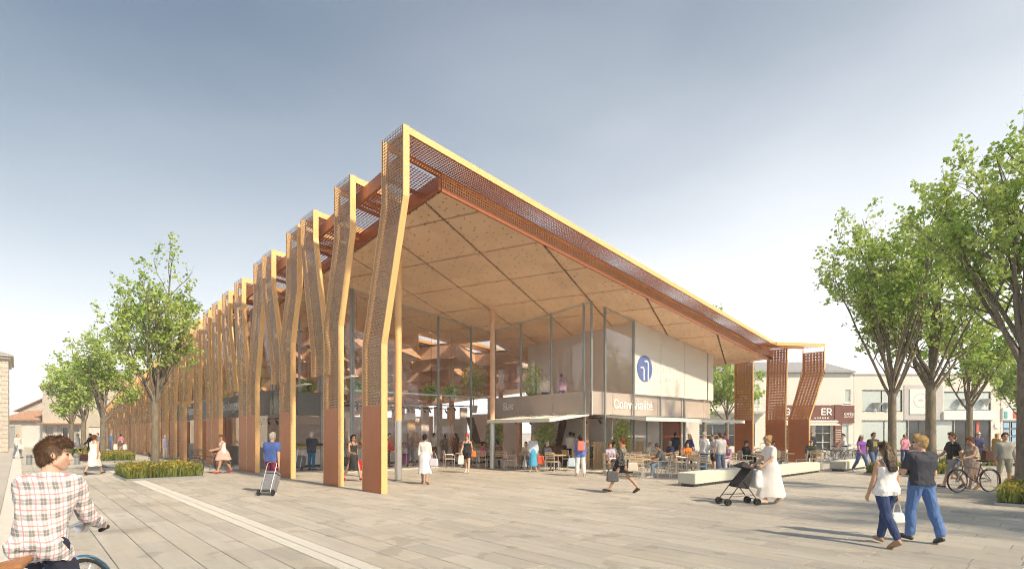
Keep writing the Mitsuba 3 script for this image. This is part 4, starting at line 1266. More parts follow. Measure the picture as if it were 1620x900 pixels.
# ------------------------------------------------------------------ people
Mf = manifold3d.Manifold
ICO = {k: np.array(trimesh.creation.icosphere(k).vertices) for k in (1, 2)}
SKINS = {'light': (.62, .40, .30), 'tan': (.50, .30, .20), 'brown': (.24, .125, .075), 'pale': (.68, .47, .37)}
HAIRS = {'dark': (.030, .020, .015), 'brown': (.085, .045, .025), 'auburn': (.16, .055, .025), 'blond': (.42, .29, .13), 'grey': (.36, .34, .32), 'white': (.66, .63, .58), 'black': (.014, .012, .012)}


def hull(sph, lod=1):
    """hull of balls (centre, radius or radii)"""
    return Mf.hull_points(np.vstack([np.asarray(c) + ICO[lod] * np.asarray(r) for c, r in sph]))


def union(ms):
    return manifold3d.Manifold.batch_boolean(ms, manifold3d.OpType.Add)


def organic(m, edge, it=6, noise_amp=0.0, nf=(9, 9, 9), seed=0):
    m = m.refine_to_length(edge)
    a = m.to_mesh()
    t = trimesh.Trimesh(a.vert_properties[:, :3], a.tri_verts, process=True)
    if it: trimesh.smoothing.filter_taubin(t, .5, .53, it)
    if noise_amp:
        n = t.vertex_normals
        t.vertices = t.vertices + n * ((meshkit.fbm(t.vertices * np.array(nf) + seed * 3.7, 3, seed) - .5) * 2 * noise_amp)[:, None]
    return t


def rot(v, axis, deg):
    a = math.radians(deg); v = np.asarray(v, float); k = np.asarray(axis, float) / np.linalg.norm(axis)
    return v * math.cos(a) + np.cross(k, v) * math.sin(a) + k * (k @ v) * (1 - math.cos(a))


class Body:
    """joints of a figure in its own frame: x to its right, y ahead, z up"""

    def __init__(b, H=1.72, sex='m', lean=0, hip=(0, 0), abd=(3, 3), knee=(0, 0), toe=(0, 0), sh=(0, 0), shab=(8, 8), el=(10, 10), inn=(0, 0), yaw=0, nod=0, turn=0, sit=None, fat=1.0, drop=None, roll=0):
        s = b.s = H / 1.75; b.sex, b.fat = sex, fat; f = sex == 'f'
        b.up = np.array([math.sin(math.radians(roll)), math.sin(math.radians(lean)), math.cos(math.radians(lean))]); b.up /= np.linalg.norm(b.up)
        xax = rot([1, 0, 0], [0, 0, 1], turn)
        b.fw = np.cross(b.up, xax); b.x = np.cross(b.fw, b.up)
        hw = (.092 if f else .088) * s
        P = np.zeros(3)
        b.hip, b.kn, b.an, b.toe = [], [], [], []
        for i, sd in enumerate((-1, 1)):
            h = P + [sd * hw, 0, -.02 * s]
            q = math.radians(hip[i]); ab = math.radians(abd[i]) * sd
            d = np.array([math.sin(ab), math.sin(q) * math.cos(ab), -math.cos(q) * math.cos(ab)])
            k = h + d * .425 * s
            q2 = math.radians(hip[i] - knee[i]); ab2 = ab * .4
            e = np.array([math.sin(ab2), math.sin(q2), -math.cos(q2)])
            a = k + e * .415 * s
            tp = math.radians(toe[i])
            t = a + np.array([.03 * sd, math.cos(tp) * .15, -.055 - math.sin(tp) * .15]) * s
            b.hip.append(h); b.kn.append(k); b.an.append(a); b.toe.append(t)
        b.pel = P
        b.chest = P + b.up * .36 * s; b.neck = P + b.up * .505 * s; b.waist = P + b.up * .17 * s
        sw = (.152 if f else .178) * s * (.5 + .5 * fat)
        b.shd, b.elb, b.wr, b.hd = [], [], [], []
        for i, sd in enumerate((-1, 1)):
            p = P + b.up * .437 * s + b.x * sd * sw
            q, ab = math.radians(sh[i]), math.radians(shab[i])
            dn = -b.up
            d = b.x * sd * math.sin(ab) + (b.fw * math.sin(q) + dn * math.cos(q)) * math.cos(ab)
            e = p + d * .29 * s
            q2 = math.radians(sh[i] + el[i])
            d2 = b.fw * math.sin(q2) + dn * math.cos(q2) - b.x * sd * math.sin(math.radians(inn[i])) + b.x * sd * math.sin(ab) * .4
            d2 /= np.linalg.norm(d2)
            w = e + d2 * .255 * s
            b.shd.append(p); b.elb.append(e); b.wr.append(w); b.hd.append((d2, b.x * sd))
        hu = rot(b.up, b.x, -nod)
        b.hx = rot(b.x, hu, yaw); b.hu = hu; b.hf = np.cross(b.hu, b.hx)
        b.head = b.neck + hu * .155 * s + b.hf * .018 * s
        # stand on the lowest foot, or hang the seat at a given height
        low = min(min(a[2] - .085 * s for a in b.an), min(t[2] - .028 * s for t in b.toe))
        dz = (sit + .10 * s) if sit is not None else -low
        for arr in (b.hip, b.kn, b.an, b.toe, b.shd, b.elb, b.wr): arr[:] = [p + [0, 0, dz] for p in arr]
        for n in ('pel', 'chest', 'neck', 'waist', 'head'): setattr(b, n, getattr(b, n) + [0, 0, dz])

    def at_head(b, x, y, z):
        return b.head + (b.hx * x + b.hf * y + b.hu * z) * b.s

    def torso(b, d=0.0):
        s, x, f = b.s, b.x, b.sex == 'f'
        k = b.fat
        pel, wst, cst, shl = ((.09, .105), (.045, .083), (.072, .098), (.135, .045)) if f else ((.075, .103), (.066, .100), (.098, .112), (.155, .056))
        C = [b.pel - b.up * .02 * s, b.waist, b.chest, b.pel + b.up * .440 * s]
        lv = [[(c + x * sd * q[0] * s * k, q[1] * s * (k if i < 3 else 1) + d) for sd in (-1, 1)] for i, (c, q) in enumerate(zip(C, (pel, wst, cst, shl)))]
        out = [hull(lv[0] + lv[1]), hull(lv[1] + lv[2]), hull(lv[2] + lv[3])]
        out.append(hull([(b.neck - b.up * .015 * s, .058 * s + d)] + [(b.pel + b.up * .445 * s + x * sd * shl[0] * .8 * s * k, .040 * s + d) for sd in (-1, 1)]))
        if k > 1.05: out.append(hull([(b.waist + b.fw * .05 * s * k - b.up * .03, .11 * s * k + d), (b.pel + b.fw * .02, .10 * s + d)]))
        if f:
            for sd in (-1, 1): out.append(hull([(b.chest + x * sd * .068 * s + b.fw * .072 * s - b.up * .01 * s, .050 * s + d), (b.chest + x * sd * .06 * s + b.up * .08 * s, .05 * s + d)]))
        for i in (0, 1): out.append(hull([(b.hip[i] + [0, -.03 * s, .0], .092 * s * (k if k < 1.1 else 1.08) + d), (b.hip[i] * .8 + b.kn[i] * .2, .082 * s + d)]))
        return out

    def arm(b, i, d=0.0, upto=2.0):
        """sleeve or arm; upto counts in bones from the shoulder"""
        s = b.s; g = (.86 if b.sex == 'f' else 1.0) * (.6 + .4 * b.fat)
        out = [hull([(b.shd[i], .058 * s * g + d), (b.chest + b.x * (-1, 1)[i] * .10 * s, .085 * s * g + d)])] if d == 0 or upto > .1 else []
        t = min(upto, 1)
        out.append(hull([(b.shd[i], .056 * s * g + d), (b.shd[i] * (1 - t) + b.elb[i] * t, (.056 - .014 * t) * s * g + d)]))
        if upto > 1:
            t = upto - 1
            m = b.elb[i] * .7 + b.wr[i] * .3
            out.append(hull([(b.elb[i], .041 * s * g + d), (m, .042 * s * g + d)]))
            out.append(hull([(m, .042 * s * g + d), (b.elb[i] * (1 - t) + b.wr[i] * t, (.042 - .014 * t) * s * g + d)]))
        return out

    def leg(b, i, d=0.0, upto=2.0, flare=0.0, z_cut=None):
        s = b.s; g = .6 + .4 * b.fat
        t = min(upto, 1)
        h, k, a = b.hip[i], b.kn[i], b.an[i]
        out = [hull([(h, .090 * s * g + d), (h * (1 - t) + k * t, (.090 - .033 * t) * s * g + d + flare * t * .5)])]
        if upto > 1:
            t = upto - 1
            back = np.array([0, -.012, 0]) * s
            m = k * .68 + a * .32 + back
            out.append(hull([(k, .057 * s * g + d + flare * .5), (m, .056 * s * g + d + flare * .6)]))
            out.append(hull([(m, .056 * s * g + d + flare * .6), (k * (1 - t) + a * t, (.056 - .02 * t) * s * g + d + flare)]))
        return out

    def hand(b, i, curl=35, fine=False):
        s = b.s * (.92 if b.sex == 'f' else 1.0)
        d, side = b.hd[i]
        sd = (-1, 1)[i]
        pn = np.cross(d, b.fw) if abs(d @ b.fw) < .9 else np.cross(d, -b.up)   # across-palm axis reference
        pn = -side + d * (d @ side); pn /= np.linalg.norm(pn) + 1e-9         # palm faces the body
        ac = np.cross(pn, d) * sd                                            # from little finger to index
        if ac @ (b.fw + b.up * .2) < 0: ac = -ac
        w = b.wr[i]
        pm = lambda a, l, n=0: w + ac * a * s + d * l * s + pn * n * s
        out = [hull([(w, .026 * s), (pm(.03, .085), .013 * s), (pm(-.032, .08), .012 * s), (pm(.0, .05), .020 * s), (pm(.026, .04), .014 * s)])]
        for a, L, r in ((.030, .072, .0095), (.010, .080, .0098), (-.011, .074, .0093), (-.031, .058, .0082)):
            p = pm(a, .082)
            d1 = rot(d, ac, 0); c1 = math.radians(curl * .55); c2 = math.radians(curl * 1.6)
            q1 = p + (d * math.cos(c1) + pn * math.sin(c1)) * L * .5 * s
            q2 = q1 + (d * math.cos(c2) + pn * math.sin(c2)) * L * .5 * s
            out += [hull([(p, r * s * 1.1), (q1, r * s)]), hull([(q1, r * s), (q2, r * s * .85)])]
        t0, t1 = pm(.030, .030, .006), pm(.055, .062, .020)
        out += [hull([(t0, .014 * s), (t1, .0105 * s)]), hull([(t1, .0105 * s), (pm(.058, .092, .030), .009 * s)])]
        return out

    def head_parts(b):
        s = b.s * (.96 if b.sex == 'f' else 1.0); f = b.sex == 'f'
        A = lambda x, y, z: b.head + (b.hx * x + b.hf * y + b.hu * z) * s
        jw = .040 if f else .047
        def ell(c, r, lod=2):
            e = ICO[lod] * np.array(r) * s
            return c + e[:, :1] * b.hx + e[:, 1:2] * b.hf + e[:, 2:] * b.hu
        cr = Mf.hull_points(np.vstack([ell(A(0, -.012, .025), (.074, .092, .088)), ell(A(0, .028, -.01), (.062, .058, .07))]))
        jaw = hull([(A(0, .058, -.098), .020 * s), (A(jw, .012, -.065), .026 * s), (A(-jw, .012, -.065), .026 * s), (A(.04, .052, -.02), .03 * s), (A(-.04, .052, -.02), .03 * s), (A(0, .066, -.06), .027 * s)])
        nose = hull([(A(0, .083, .012), .010 * s), (A(0, .106, -.030), .0115 * s), (A(.013, .088, -.033), .009 * s), (A(-.013, .088, -.033), .009 * s)])
        brow = hull([(A(.034, .076, .022), .012 * s), (A(-.034, .076, .022), .012 * s)])
        lips = hull([(A(.018, .079, -.064), .0085 * s), (A(-.018, .079, -.064), .0085 * s), (A(0, .086, -.064), .010 * s)])
        ears = []
        for sd in (-1, 1):
            ears.append(Mf.hull_points(np.vstack([ell(A(sd * .076, -.008, .0), (.010, .020, .026), 1), ell(A(sd * .073, .0, -.02), (.009, .012, .018), 1)])))
        nk = hull([(b.neck - b.up * .01 * s, (.052 if f else .060) * s), (b.head - b.hu * .065 * s - b.hf * .018 * s, (.047 if f else .055) * s)])
        return [cr, jaw, nose, brow, lips, nk] + ears

    def hair(b, style, d=.012):
        s = b.s * (.96 if b.sex == 'f' else 1.0)
        A = lambda x, y, z: b.head + (b.hx * x + b.hf * y + b.hu * z) * s
        def ell(c, r):
            e = ICO[2] * np.array(r) * s
            return c + e[:, :1] * b.hx + e[:, 1:2] * b.hf + e[:, 2:] * b.hu
        big = .004 if style in ('short', 'bald', 'messy') else .010
        cap = Mf.hull_points(np.vstack([ell(A(0, -.014, .030), (.078 + big, .098 + big, .092 + big)), ell(A(0, .02, .05), (.066 + big, .060 + big, .062 + big)), ell(A(0, -.05, -.03), (.058 + big, .052 + big, .06))]))
        n = -b.hf * .78 + b.hu * .62; n /= np.linalg.norm(n)
        cap = cap.trim_by_plane(n.tolist(), float(n @ A(0, .052, .052)))
        n2 = -b.hf * .93 + b.hu * .36; n2 /= np.linalg.norm(n2)
        cap = cap.trim_by_plane(n2.tolist(), float(n2 @ A(0, .022, .0)))
        out = [cap]
        back = -b.fw
        if style in ('short', 'bob', 'long', 'messy'):
            out.append(hull([(A(.03, .055, .105), .026 * s), (A(-.04, .05, .105), .026 * s), (A(0, .02, .118), .03 * s), (A(.05, .03, .08), .026 * s), (A(-.055, .03, .08), .026 * s)]))
        if style == 'messy':
            out.append(hull([(A(-.02, .08, .088), .020 * s), (A(.04, .072, .080), .020 * s), (A(0, .04, .105), .030 * s), (A(0, -.03, .108), .032 * s)]))
        if style == 'bob':
            out.append(hull([(A(.06, -.03, .0), .040 * s), (A(-.06, -.03, .0), .040 * s), (A(.058, -.035, -.085), .035 * s), (A(-.058, -.035, -.085), .035 * s), (A(0, -.075, -.08), .04 * s)]))
        if style == 'long':
            p = b.neck + back * .10 * s
            out.append(hull([(A(.055, -.04, .02), .045 * s), (A(-.055, -.04, .02), .045 * s), (A(0, -.07, -.03), .05 * s), (p + b.x * .06 * s, .045 * s), (p - b.x * .06 * s, .045 * s)]))
            q = b.chest + back * .145 * s
            out.append(hull([(p + b.x * .06 * s, .045 * s), (p - b.x * .06 * s, .045 * s), (q + b.x * .045 * s, .034 * s), (q - b.x * .045 * s, .034 * s)]))
        if style == 'bun':
            out.append(hull([(A(0, -.105, .07), .045 * s), (A(0, -.08, .09), .04 * s)]))
        if style == 'tail':
            p = [A(0, -.11, .05), A(0, -.15, .0), A(0, -.145, -.09), A(0, -.12, -.18)]
            r = [.032, .036, .03, .014]
            out += [hull([(p[i], r[i] * s), (p[i + 1], r[i + 1] * s)]) for i in range(3)]
        return out


POSES = dict(
    stand=dict(hip=(2, -2), knee=(2, 2), abd=(4, 5), sh=(2, -3), el=(14, 12), shab=(9, 9)),
    walk=dict(hip=(24, -16), knee=(6, 22), toe=(-8, 38), sh=(-20, 22), el=(12, 26), shab=(9, 9)),
    walk2=dict(hip=(-15, 22), knee=(24, 5), toe=(38, -8), sh=(22, -18), el=(24, 12), shab=(9, 9)),
    stroll=dict(hip=(12, -9), knee=(4, 16), toe=(-4, 24), sh=(-9, 12), el=(14, 18), shab=(9, 9)),
    push=dict(hip=(20, -14), knee=(6, 20), toe=(-6, 34), sh=(32, 32), el=(48, 48), shab=(6, 6), lean=6),
    carry=dict(hip=(10, -8), knee=(4, 14), toe=(0, 20), sh=(4, 20), el=(12, 88), inn=(0, 35), shab=(9, 10)),
    phone=dict(hip=(2, -2), knee=(2, 2), sh=(20, 40), el=(70, 128), inn=(40, 12), shab=(8, 22)),
    talk=dict(hip=(3, -4), knee=(4, 4), abd=(6, 5), sh=(8, 14), el=(70, 56), inn=(42, 30), shab=(10, 8)),
    serve=dict(hip=(2, 2), knee=(3, 3), sh=(24, 34), el=(50, 40), inn=(15, 10), lean=10, nod=18),
    sit=dict(hip=(86, 84), knee=(84, 90), abd=(7, 6), sh=(24, 28), el=(62, 70), inn=(20, 25), lean=4),
    sit_lean=dict(hip=(84, 88), knee=(78, 96), abd=(8, 6), sh=(40, 44), el=(50, 56), inn=(20, 25), lean=16, nod=6),
)


def person(label, x, y, face, H=1.72, sex='m', pose='stand', top=None, top_c=(.5, .5, .5), sleeve=.6, bottom='trousers', bot_c=(.08, .10, .16), hair='short', hair_c='brown', skin='light',
           shoe_c=(.05, .045, .04), hem=.0, flare=.0, hat=None, glasses=False, fine=0, z=0.0, s_world=1.0, group=None, top_fn=None, open_back=False, len_=None, backpack=None, scarf=None, cross=None, cuff=None, seed=None, wide=.20, top_bs=None, **over):
    p = dict(POSES[pose]); p.update(over)
    b = Body(H, sex, **p)
    k = thing('person', label, 'person', group)
    seed = seed if seed is not None else len(labels)
    to = T().translate([float(x), float(y), float(z)]).rotate([0, 0, 1], face - 90)
    if s_world != 1: to = to.scale(s_world)
    s = b.s
    edge = (.05, .03, .014)[fine]
    rs = np.random.default_rng(seed)
    sk = np.array(SKINS[skin]); hc = np.array(HAIRS[hair_c])
    # body
    parts = b.torso() + b.head_parts()
    for i in (0, 1):
        parts += b.arm(i) + b.leg(i) + b.hand(i)
        parts.append(hull([(b.an[i], .04 * s), (b.an[i] + [0, -.03 * s, -.045 * s], .03 * s), (b.toe[i], .024 * s)]))
    body = organic(union(parts), edge, 3 if fine < 2 else 5)
    v = np.asarray(body.vertices); c = np.tile(sk, (len(v), 1)) * (.94 + .12 * meshkit.noise(v * 22, seed))[:, None]
    hs = s * (.96 if sex == 'f' else 1.0)
    q = (v - b.head) / hs
    qx, qy, qz = q @ b.hx, q @ b.hf, q @ b.hu
    front = (qy > .05)
    eye = front & (np.hypot((np.abs(qx) - .031) / .017, (qz - .002) / .0085) < 1)
    br = front & (np.hypot((np.abs(qx) - .033) / .024, (qz - .026) / .007) < 1)
    lip = front & (np.hypot(qx / .026, (qz + .064) / .010) < 1)
    chk = front & (np.hypot((np.abs(qx) - .045) / .02, (qz + .03) / .02) < 1)
    c[chk] = c[chk] * [1.05, .9, .88]; c[eye] = (.05, .035, .03); c[br] = hc * .7 + .1 * sk; c[lip] = sk * [.95, .62, .6]
    obj(k, None, body, 'vc_skin', to, True, color=c)

    def cloth(name, m, col, amp=.006, it=4, nf=(10, 10, 6), fn=None, bs='vc_matte', e=None):
        t = organic(m, e or edge, it, amp * (1.5 if fine == 2 else 1.2), nf, seed + len(name))
        if fine == 2:
            q_ = t.vertices * [14, 14, 5]; fold = np.abs(meshkit.fbm(q_ + seed, 3, seed + 2) - .5) * 2
            t.vertices = t.vertices - t.vertex_normals * ((.35 - np.minimum(fold, .35)) * .022)[:, None]
        w = np.asarray(t.vertices)
        cc = np.tile(np.array(col, float), (len(w), 1)) * (.90 + .2 * meshkit.fbm(w * 7, 3, seed))[:, None]
        if fn is not None: cc = fn(w, cc)
        if bs == 'vc_matte' or bs == 'vc_gloss' or bs == 'vc_skin': return obj(k, name, t, bs, to, True, color=cc)
        return obj(k, name, t, bs, to, True)
    d = .014
    up, nk = b.up, b.neck
    # lower half
    if bottom in ('trousers', 'shorts'):
        ll = len_ if len_ is not None else (1.93 if bottom == 'trousers' else .8)
        m = union([x_ for i in (0, 1) for x_ in b.leg(i, d + .004 * fine, ll, flare)] + b.torso(d))
        m = m.trim_by_plane((-up).tolist(), float(-up @ (b.pel + up * .10 * s)))
        cloth(bottom, m, bot_c, .006 if flare == 0 else .010)
    elif bottom in ('skirt', 'dress'):
        L = len_ if len_ is not None else .55                     # from the waist down
        n, lv = 40, 9
        ang = np.arange(n) * 2 * np.pi / n
        foot = (b.kn[0] + b.kn[1]) / 2
        z1 = b.waist[2] - L * s * 1.0
        rows = []
        fold = rs.random(6) * 6.28
        for j in range(lv):
            t = j / (lv - 1)
            ctr = b.waist * (1 - t) + t * np.array([(b.an[0][0] + b.an[1][0]) / 2 * .4 + foot[0] * .6, (foot[1] * .75 + (b.an[0][1] + b.an[1][1]) / 2 * .1), z1])
            ctr[2] = b.waist[2] * (1 - t) + z1 * t
            hipb = math.exp(-((t * L - .2) / .13) ** 2) * .035
            rx = (.125 + hipb * 1.4 + (wide - .125) * t ** .8) * s; ry = (.108 + hipb + (wide - .12) * t ** .8) * s
            spread = np.array([abs(b.kn[0][1] - b.kn[1][1]) * .5 * t, 0])
            rip = 1 + (.06 * np.sin(7 * ang + fold[0]) + .05 * np.sin(11 * ang + fold[1]) + .03 * np.sin(4 * ang + fold[2])) * t ** .7 * (.35 + flare * 5)
            rows.append(np.c_[ctr[0] + rx * rip * np.cos(ang), ctr[1] + (ry + spread[0]) * rip * np.sin(ang), np.full(n, ctr[2]) + .012 * np.sin(5 * ang + fold[3]) * t])
        vv = np.vstack(rows); f = []
        for j in range(lv - 1):
            for i in range(n):
                a, bb = j * n + i, j * n + (i + 1) % n
                f += [[a, a + n, bb + n], [a, bb + n, bb]]
        cc = np.tile(np.array(bot_c, float), (len(vv), 1)) * (.88 + .24 * meshkit.fbm(vv * 8, 3, seed))[:, None]
        if top_fn is not None and bottom == 'dress': cc = top_fn(vv, cc)
        obj(k, 'skirt' if bottom == 'skirt' else 'dress_skirt', trimesh.Trimesh(vv, f, process=False), 'vc_matte', to, True, color=cc)
    # upper half
    if top:
        dd = d + (.006 if fine < 2 else .014) + {'coat': .016, 'loose': .012}.get(top, 0)
        ms = b.torso(dd)
        if top == 'coat': ms += [x_ for i in (0, 1) for x_ in b.leg(i, dd + .01, .75)]
        if sleeve > 0:
            for i in (0, 1): ms += b.arm(i, dd - .003, sleeve)
        m = union(ms)
        if top in ('tank', 'strap'):
            m = m.trim_by_plane((-up).tolist(), float(-up @ (b.pel + up * (.40 if top == 'tank' else .385) * s)))
            m = union([m] + [hull([(b.pel + up * .385 * s + b.x * sd * .085 * s + b.fw * o * s, .018 * s), (b.pel + up * .50 * s + b.x * sd * .075 * s + b.fw * o * .2 * s, .016 * s)]) for sd in (-1, 1) for o in ((.10, -.10) if sex == 'f' else (.1, -.1))])
        else:
            m = m.trim_by_plane((-up).tolist(), float(-up @ (nk + up * .012 * s)))
        hh = hem if hem else {'coat': -.32, 'loose': -.10}.get(top, -.04)
        if bottom == 'dress': hh = .12
        m = m.trim_by_plane(up.tolist(), float(up @ (b.pel + up * hh * s)))
        cloth('top', m, top_c, .007 if top != 'coat' else .010, fn=top_fn, bs=top_bs or 'vc_matte')
    # hair, hat, glasses, shoes
    if hair != 'bald':
        e = min(edge, .02)
        t = organic(union(b.hair(hair)), e, 4, .006, (28, 28, 10), seed)
        w = np.asarray(t.vertices)
        cc = np.tile(hc, (len(w), 1)) * (.62 + .76 * meshkit.fbm(w * [46, 46, 9], 3, seed))[:, None]
        if hair == 'long' and hair_c == 'dark' and fine == 2:
            st = np.clip((meshkit.noise(w * [60, 60, 4], 3) - .35) * 2.5, 0, 1)[:, None] * np.clip((w[:, 2:] - b.chest[2]) * 2 + .1, .15, 1)
            cc = cc * (1 - .7 * st) + .7 * st * np.array([.44, .31, .17])
        N = (0, 900, 3200)[fine]
        if N:
            fi = rs.choice(len(t.faces), N, p=t.area_faces / t.area_faces.sum())
            w3 = rs.dirichlet((1, 1, 1), N)
            base = np.einsum('nk,nkc->nc', w3, t.vertices[t.faces[fi]])
            nr = t.face_normals[fi]
            crown = b.head - b.hf * .03 + b.hu * .13 * s
            fl = base - crown; fl[:, 2] -= .05
            if hair == 'short' or hair == 'messy': fl += rs.normal(size=(N, 3)) * .035
            else: fl += rs.normal(size=(N, 3)) * .014 - b.hu * .06
            fl -= nr * (fl * nr).sum(1, keepdims=True); fl /= np.linalg.norm(fl, axis=1, keepdims=True) + 1e-9
            L = (.035 + .035 * rs.random((N, 1))) * (1.6 if hair in ('long', 'bob', 'tail') else 1.0) * (1 if hair != 'messy' else 1.2)
            sd_ = np.cross(fl, nr) * (.0016 + .0016 * rs.random((N, 1)))
            up_ = nr * ((.001 if hair == 'short' else .002) + (.0025 if hair == 'short' else .005) * rs.random((N, 1)))
            a0 = base - fl * L * .4 - nr * .002; a1 = base + fl * L * .2 + up_; a2 = base + fl * L * .6 + up_ * (.6 if hair != 'messy' else 1.8)
            sv = np.stack([a0 - sd_, a0 + sd_, a1 - sd_, a1 + sd_, a2], 1).reshape(-1, 3)
            i5 = np.arange(N)[:, None] * 5
            sf = np.concatenate([i5 + [0, 1, 3], i5 + [0, 3, 2], i5 + [2, 3, 4]], 1).reshape(-1, 3)
            cb = cc[t.faces[fi, 0]] * (.6 + .9 * rs.random((N, 1)))
            t = trimesh.Trimesh(np.vstack([t.vertices, sv]), np.vstack([t.faces, sf + len(t.vertices)]), process=False)
            cc = np.vstack([cc, np.repeat(cb, 5, 0)])
        obj(k, 'hair', t, 'vc_skin' if hair_c in ('dark', 'black', 'brown') else 'vc_matte', to, True, color=cc)
    if hat:
        A = b.at_head
        if hat[0] == 'cap':
            m = union([hull([(A(0, -.01, .065), .098 * s), (A(0, .0, .08), .085 * s)]).trim_by_plane(b.hu.tolist(), float(b.hu @ A(0, 0, .055))), hull([(A(.05, .09, .055), .010 * s), (A(-.05, .09, .055), .010 * s), (A(.03, .165, .045), .008 * s), (A(-.03, .165, .045), .008 * s)])])
        else:
            m = union([hull([(A(0, -.01, .07), .10 * s)]).trim_by_plane(b.hu.tolist(), float(b.hu @ A(0, 0, .05))), hull([(A(.13 * math.cos(a), .14 * math.sin(a), .055), .008 * s) for a in np.linspace(0, 6.28, 14)])])
        cloth('hat', m, hat[1], .002, 2)
    if glasses:
        A = b.at_head
        m = union([hull([(A(x0 + dx, .094 - .01 * abs(x0) / .03, .004 + dz), .006 * s) for dx in (-.018, .018) for dz in (-.012, .010)]) for x0 in (-.033, .033)] + [hull([(A(-.015, .100, .008), .004 * s), (A(.015, .100, .008), .004 * s)])] + [hull([(A(sd * .055, .085, .008), .004 * s), (A(sd * .082, 0, .01), .004 * s)]) for sd in (-1, 1)])
        obj(k, 'sunglasses', organic(m, .02, 0), 'dark_metal', to, True)
    if shoe_c is not None:
        for i in (0, 1):
            a, t = b.an[i], b.toe[i]
            m = hull([(a + [0, 0, -.03 * s], .043 * s), (a + [0, -.035 * s, -.052 * s], .036 * s), (t + [0, .0, .006 * s], .036 * s), (t + (t - a) * .22 + [0, 0, .004 * s], .028 * s)])
            obj(k, 'shoe', organic(m, .03, 2), 'vc_gloss', to, True, color=np.tile(np.array(shoe_c, float), (len(organic(m, .03, 2).vertices), 1)))
    if scarf:
        m = hull([(nk + up * .02 * s + b.x * .05 * s * math.cos(a) + b.fw * .06 * s * math.sin(a), .035 * s) for a in np.linspace(0, 6.28, 10)])
        cloth('scarf', m, scarf, .008, 2)
    b.to = to
    b.key = k
    return b


def world(b, p):
    m = np.array(b.to.matrix, float).reshape(4, 4)
    q = m @ np.append(p, 1.0)
    return q[:3] / q[3]


def put(name, label, cat_, pieces, to=None, group=None):
    """a small thing of several coloured pieces: (part name, mesh, colour or bsdf)"""
    k = thing(name, label, cat_, group)
    for nm, m, c in pieces:
        if isinstance(c, str): obj(k, nm, m, c, to, 40)
        else: obj(k, nm, m, 'vc_matte', to, True, color=np.tile(np.array(c, float), (len(m.vertices), 1)))
    return k


def soft_box(w, d, h, r=.03, amp=.012, seed=1, taper=.85):
    m = hull([((sx * (w / 2 - r) * (taper if z > 0 else 1), sy * (d / 2 - r) * (taper if z > 0 else 1), z), r) for sx in (-1, 1) for sy in (-1, 1) for z in (-h / 2 + r, h / 2 - r)])
    return organic(m, .03, 3, amp, (9, 9, 9), seed)


def handbag(label, p, size, c, strap_c=None, name='handbag', strap=.22, cat_='bag', top=None):
    """a bag hanging below the point p (a hand, or a shoulder when top is given)"""
    w, d, h = size
    m = soft_box(w, d, h, min(.03, d * .35), .008, int(abs(p[0] * 31)) % 97)
    m = moved(m, (p[0], p[1], p[2] - strap - h / 2 + .02))
    z0 = p[2] - strap
    st = tube([(p[0] - w * .33, p[1], z0), (p[0] - w * .2, p[1], z0 + strap * .7), (p[0], p[1], p[2]), (p[0] + w * .2, p[1], z0 + strap * .7), (p[0] + w * .33, p[1], z0)], .010, 5)
    return put(name, label, cat_, [('body', m, c), ('handle', st, strap_c or tuple(np.array(c) * .8))])
# ------------------------------------------------------------------ bicycles, pushchairs, shopping trolleys
mat('rubber', (0.025, 0.025, 0.025), 0.8)
mat('chrome', (0.72, 0.72, 0.72), 0.18, metal=0.95)
for n_, c_ in dict(bike_blue=(.16, .42, .66), bike_brown=(.11, .06, .045), bike_black=(.03, .03, .035), bike_cream=(.62, .60, .50), bike_green=(.16, .28, .20)).items(): mat(n_, c_, .3, clearcoat=.5)
mat('saddle_tan', (0.30, 0.14, 0.06), 0.5)
mat('fabric_grey', (0.20, 0.21, 0.23), 0.8)
mat('fabric_purple', (0.22, 0.04, 0.14), 0.8)
mat('fabric_black', (0.03, 0.03, 0.035), 0.8)


def torus(R_, r_, n=40, m=8):
    m_ = trimesh.creation.torus(R_, r_, major_sections=n, minor_sections=m)
    m_.apply_transform(trimesh.transformations.rotation_matrix(math.pi / 2, (0, 1, 0)))
    return m_


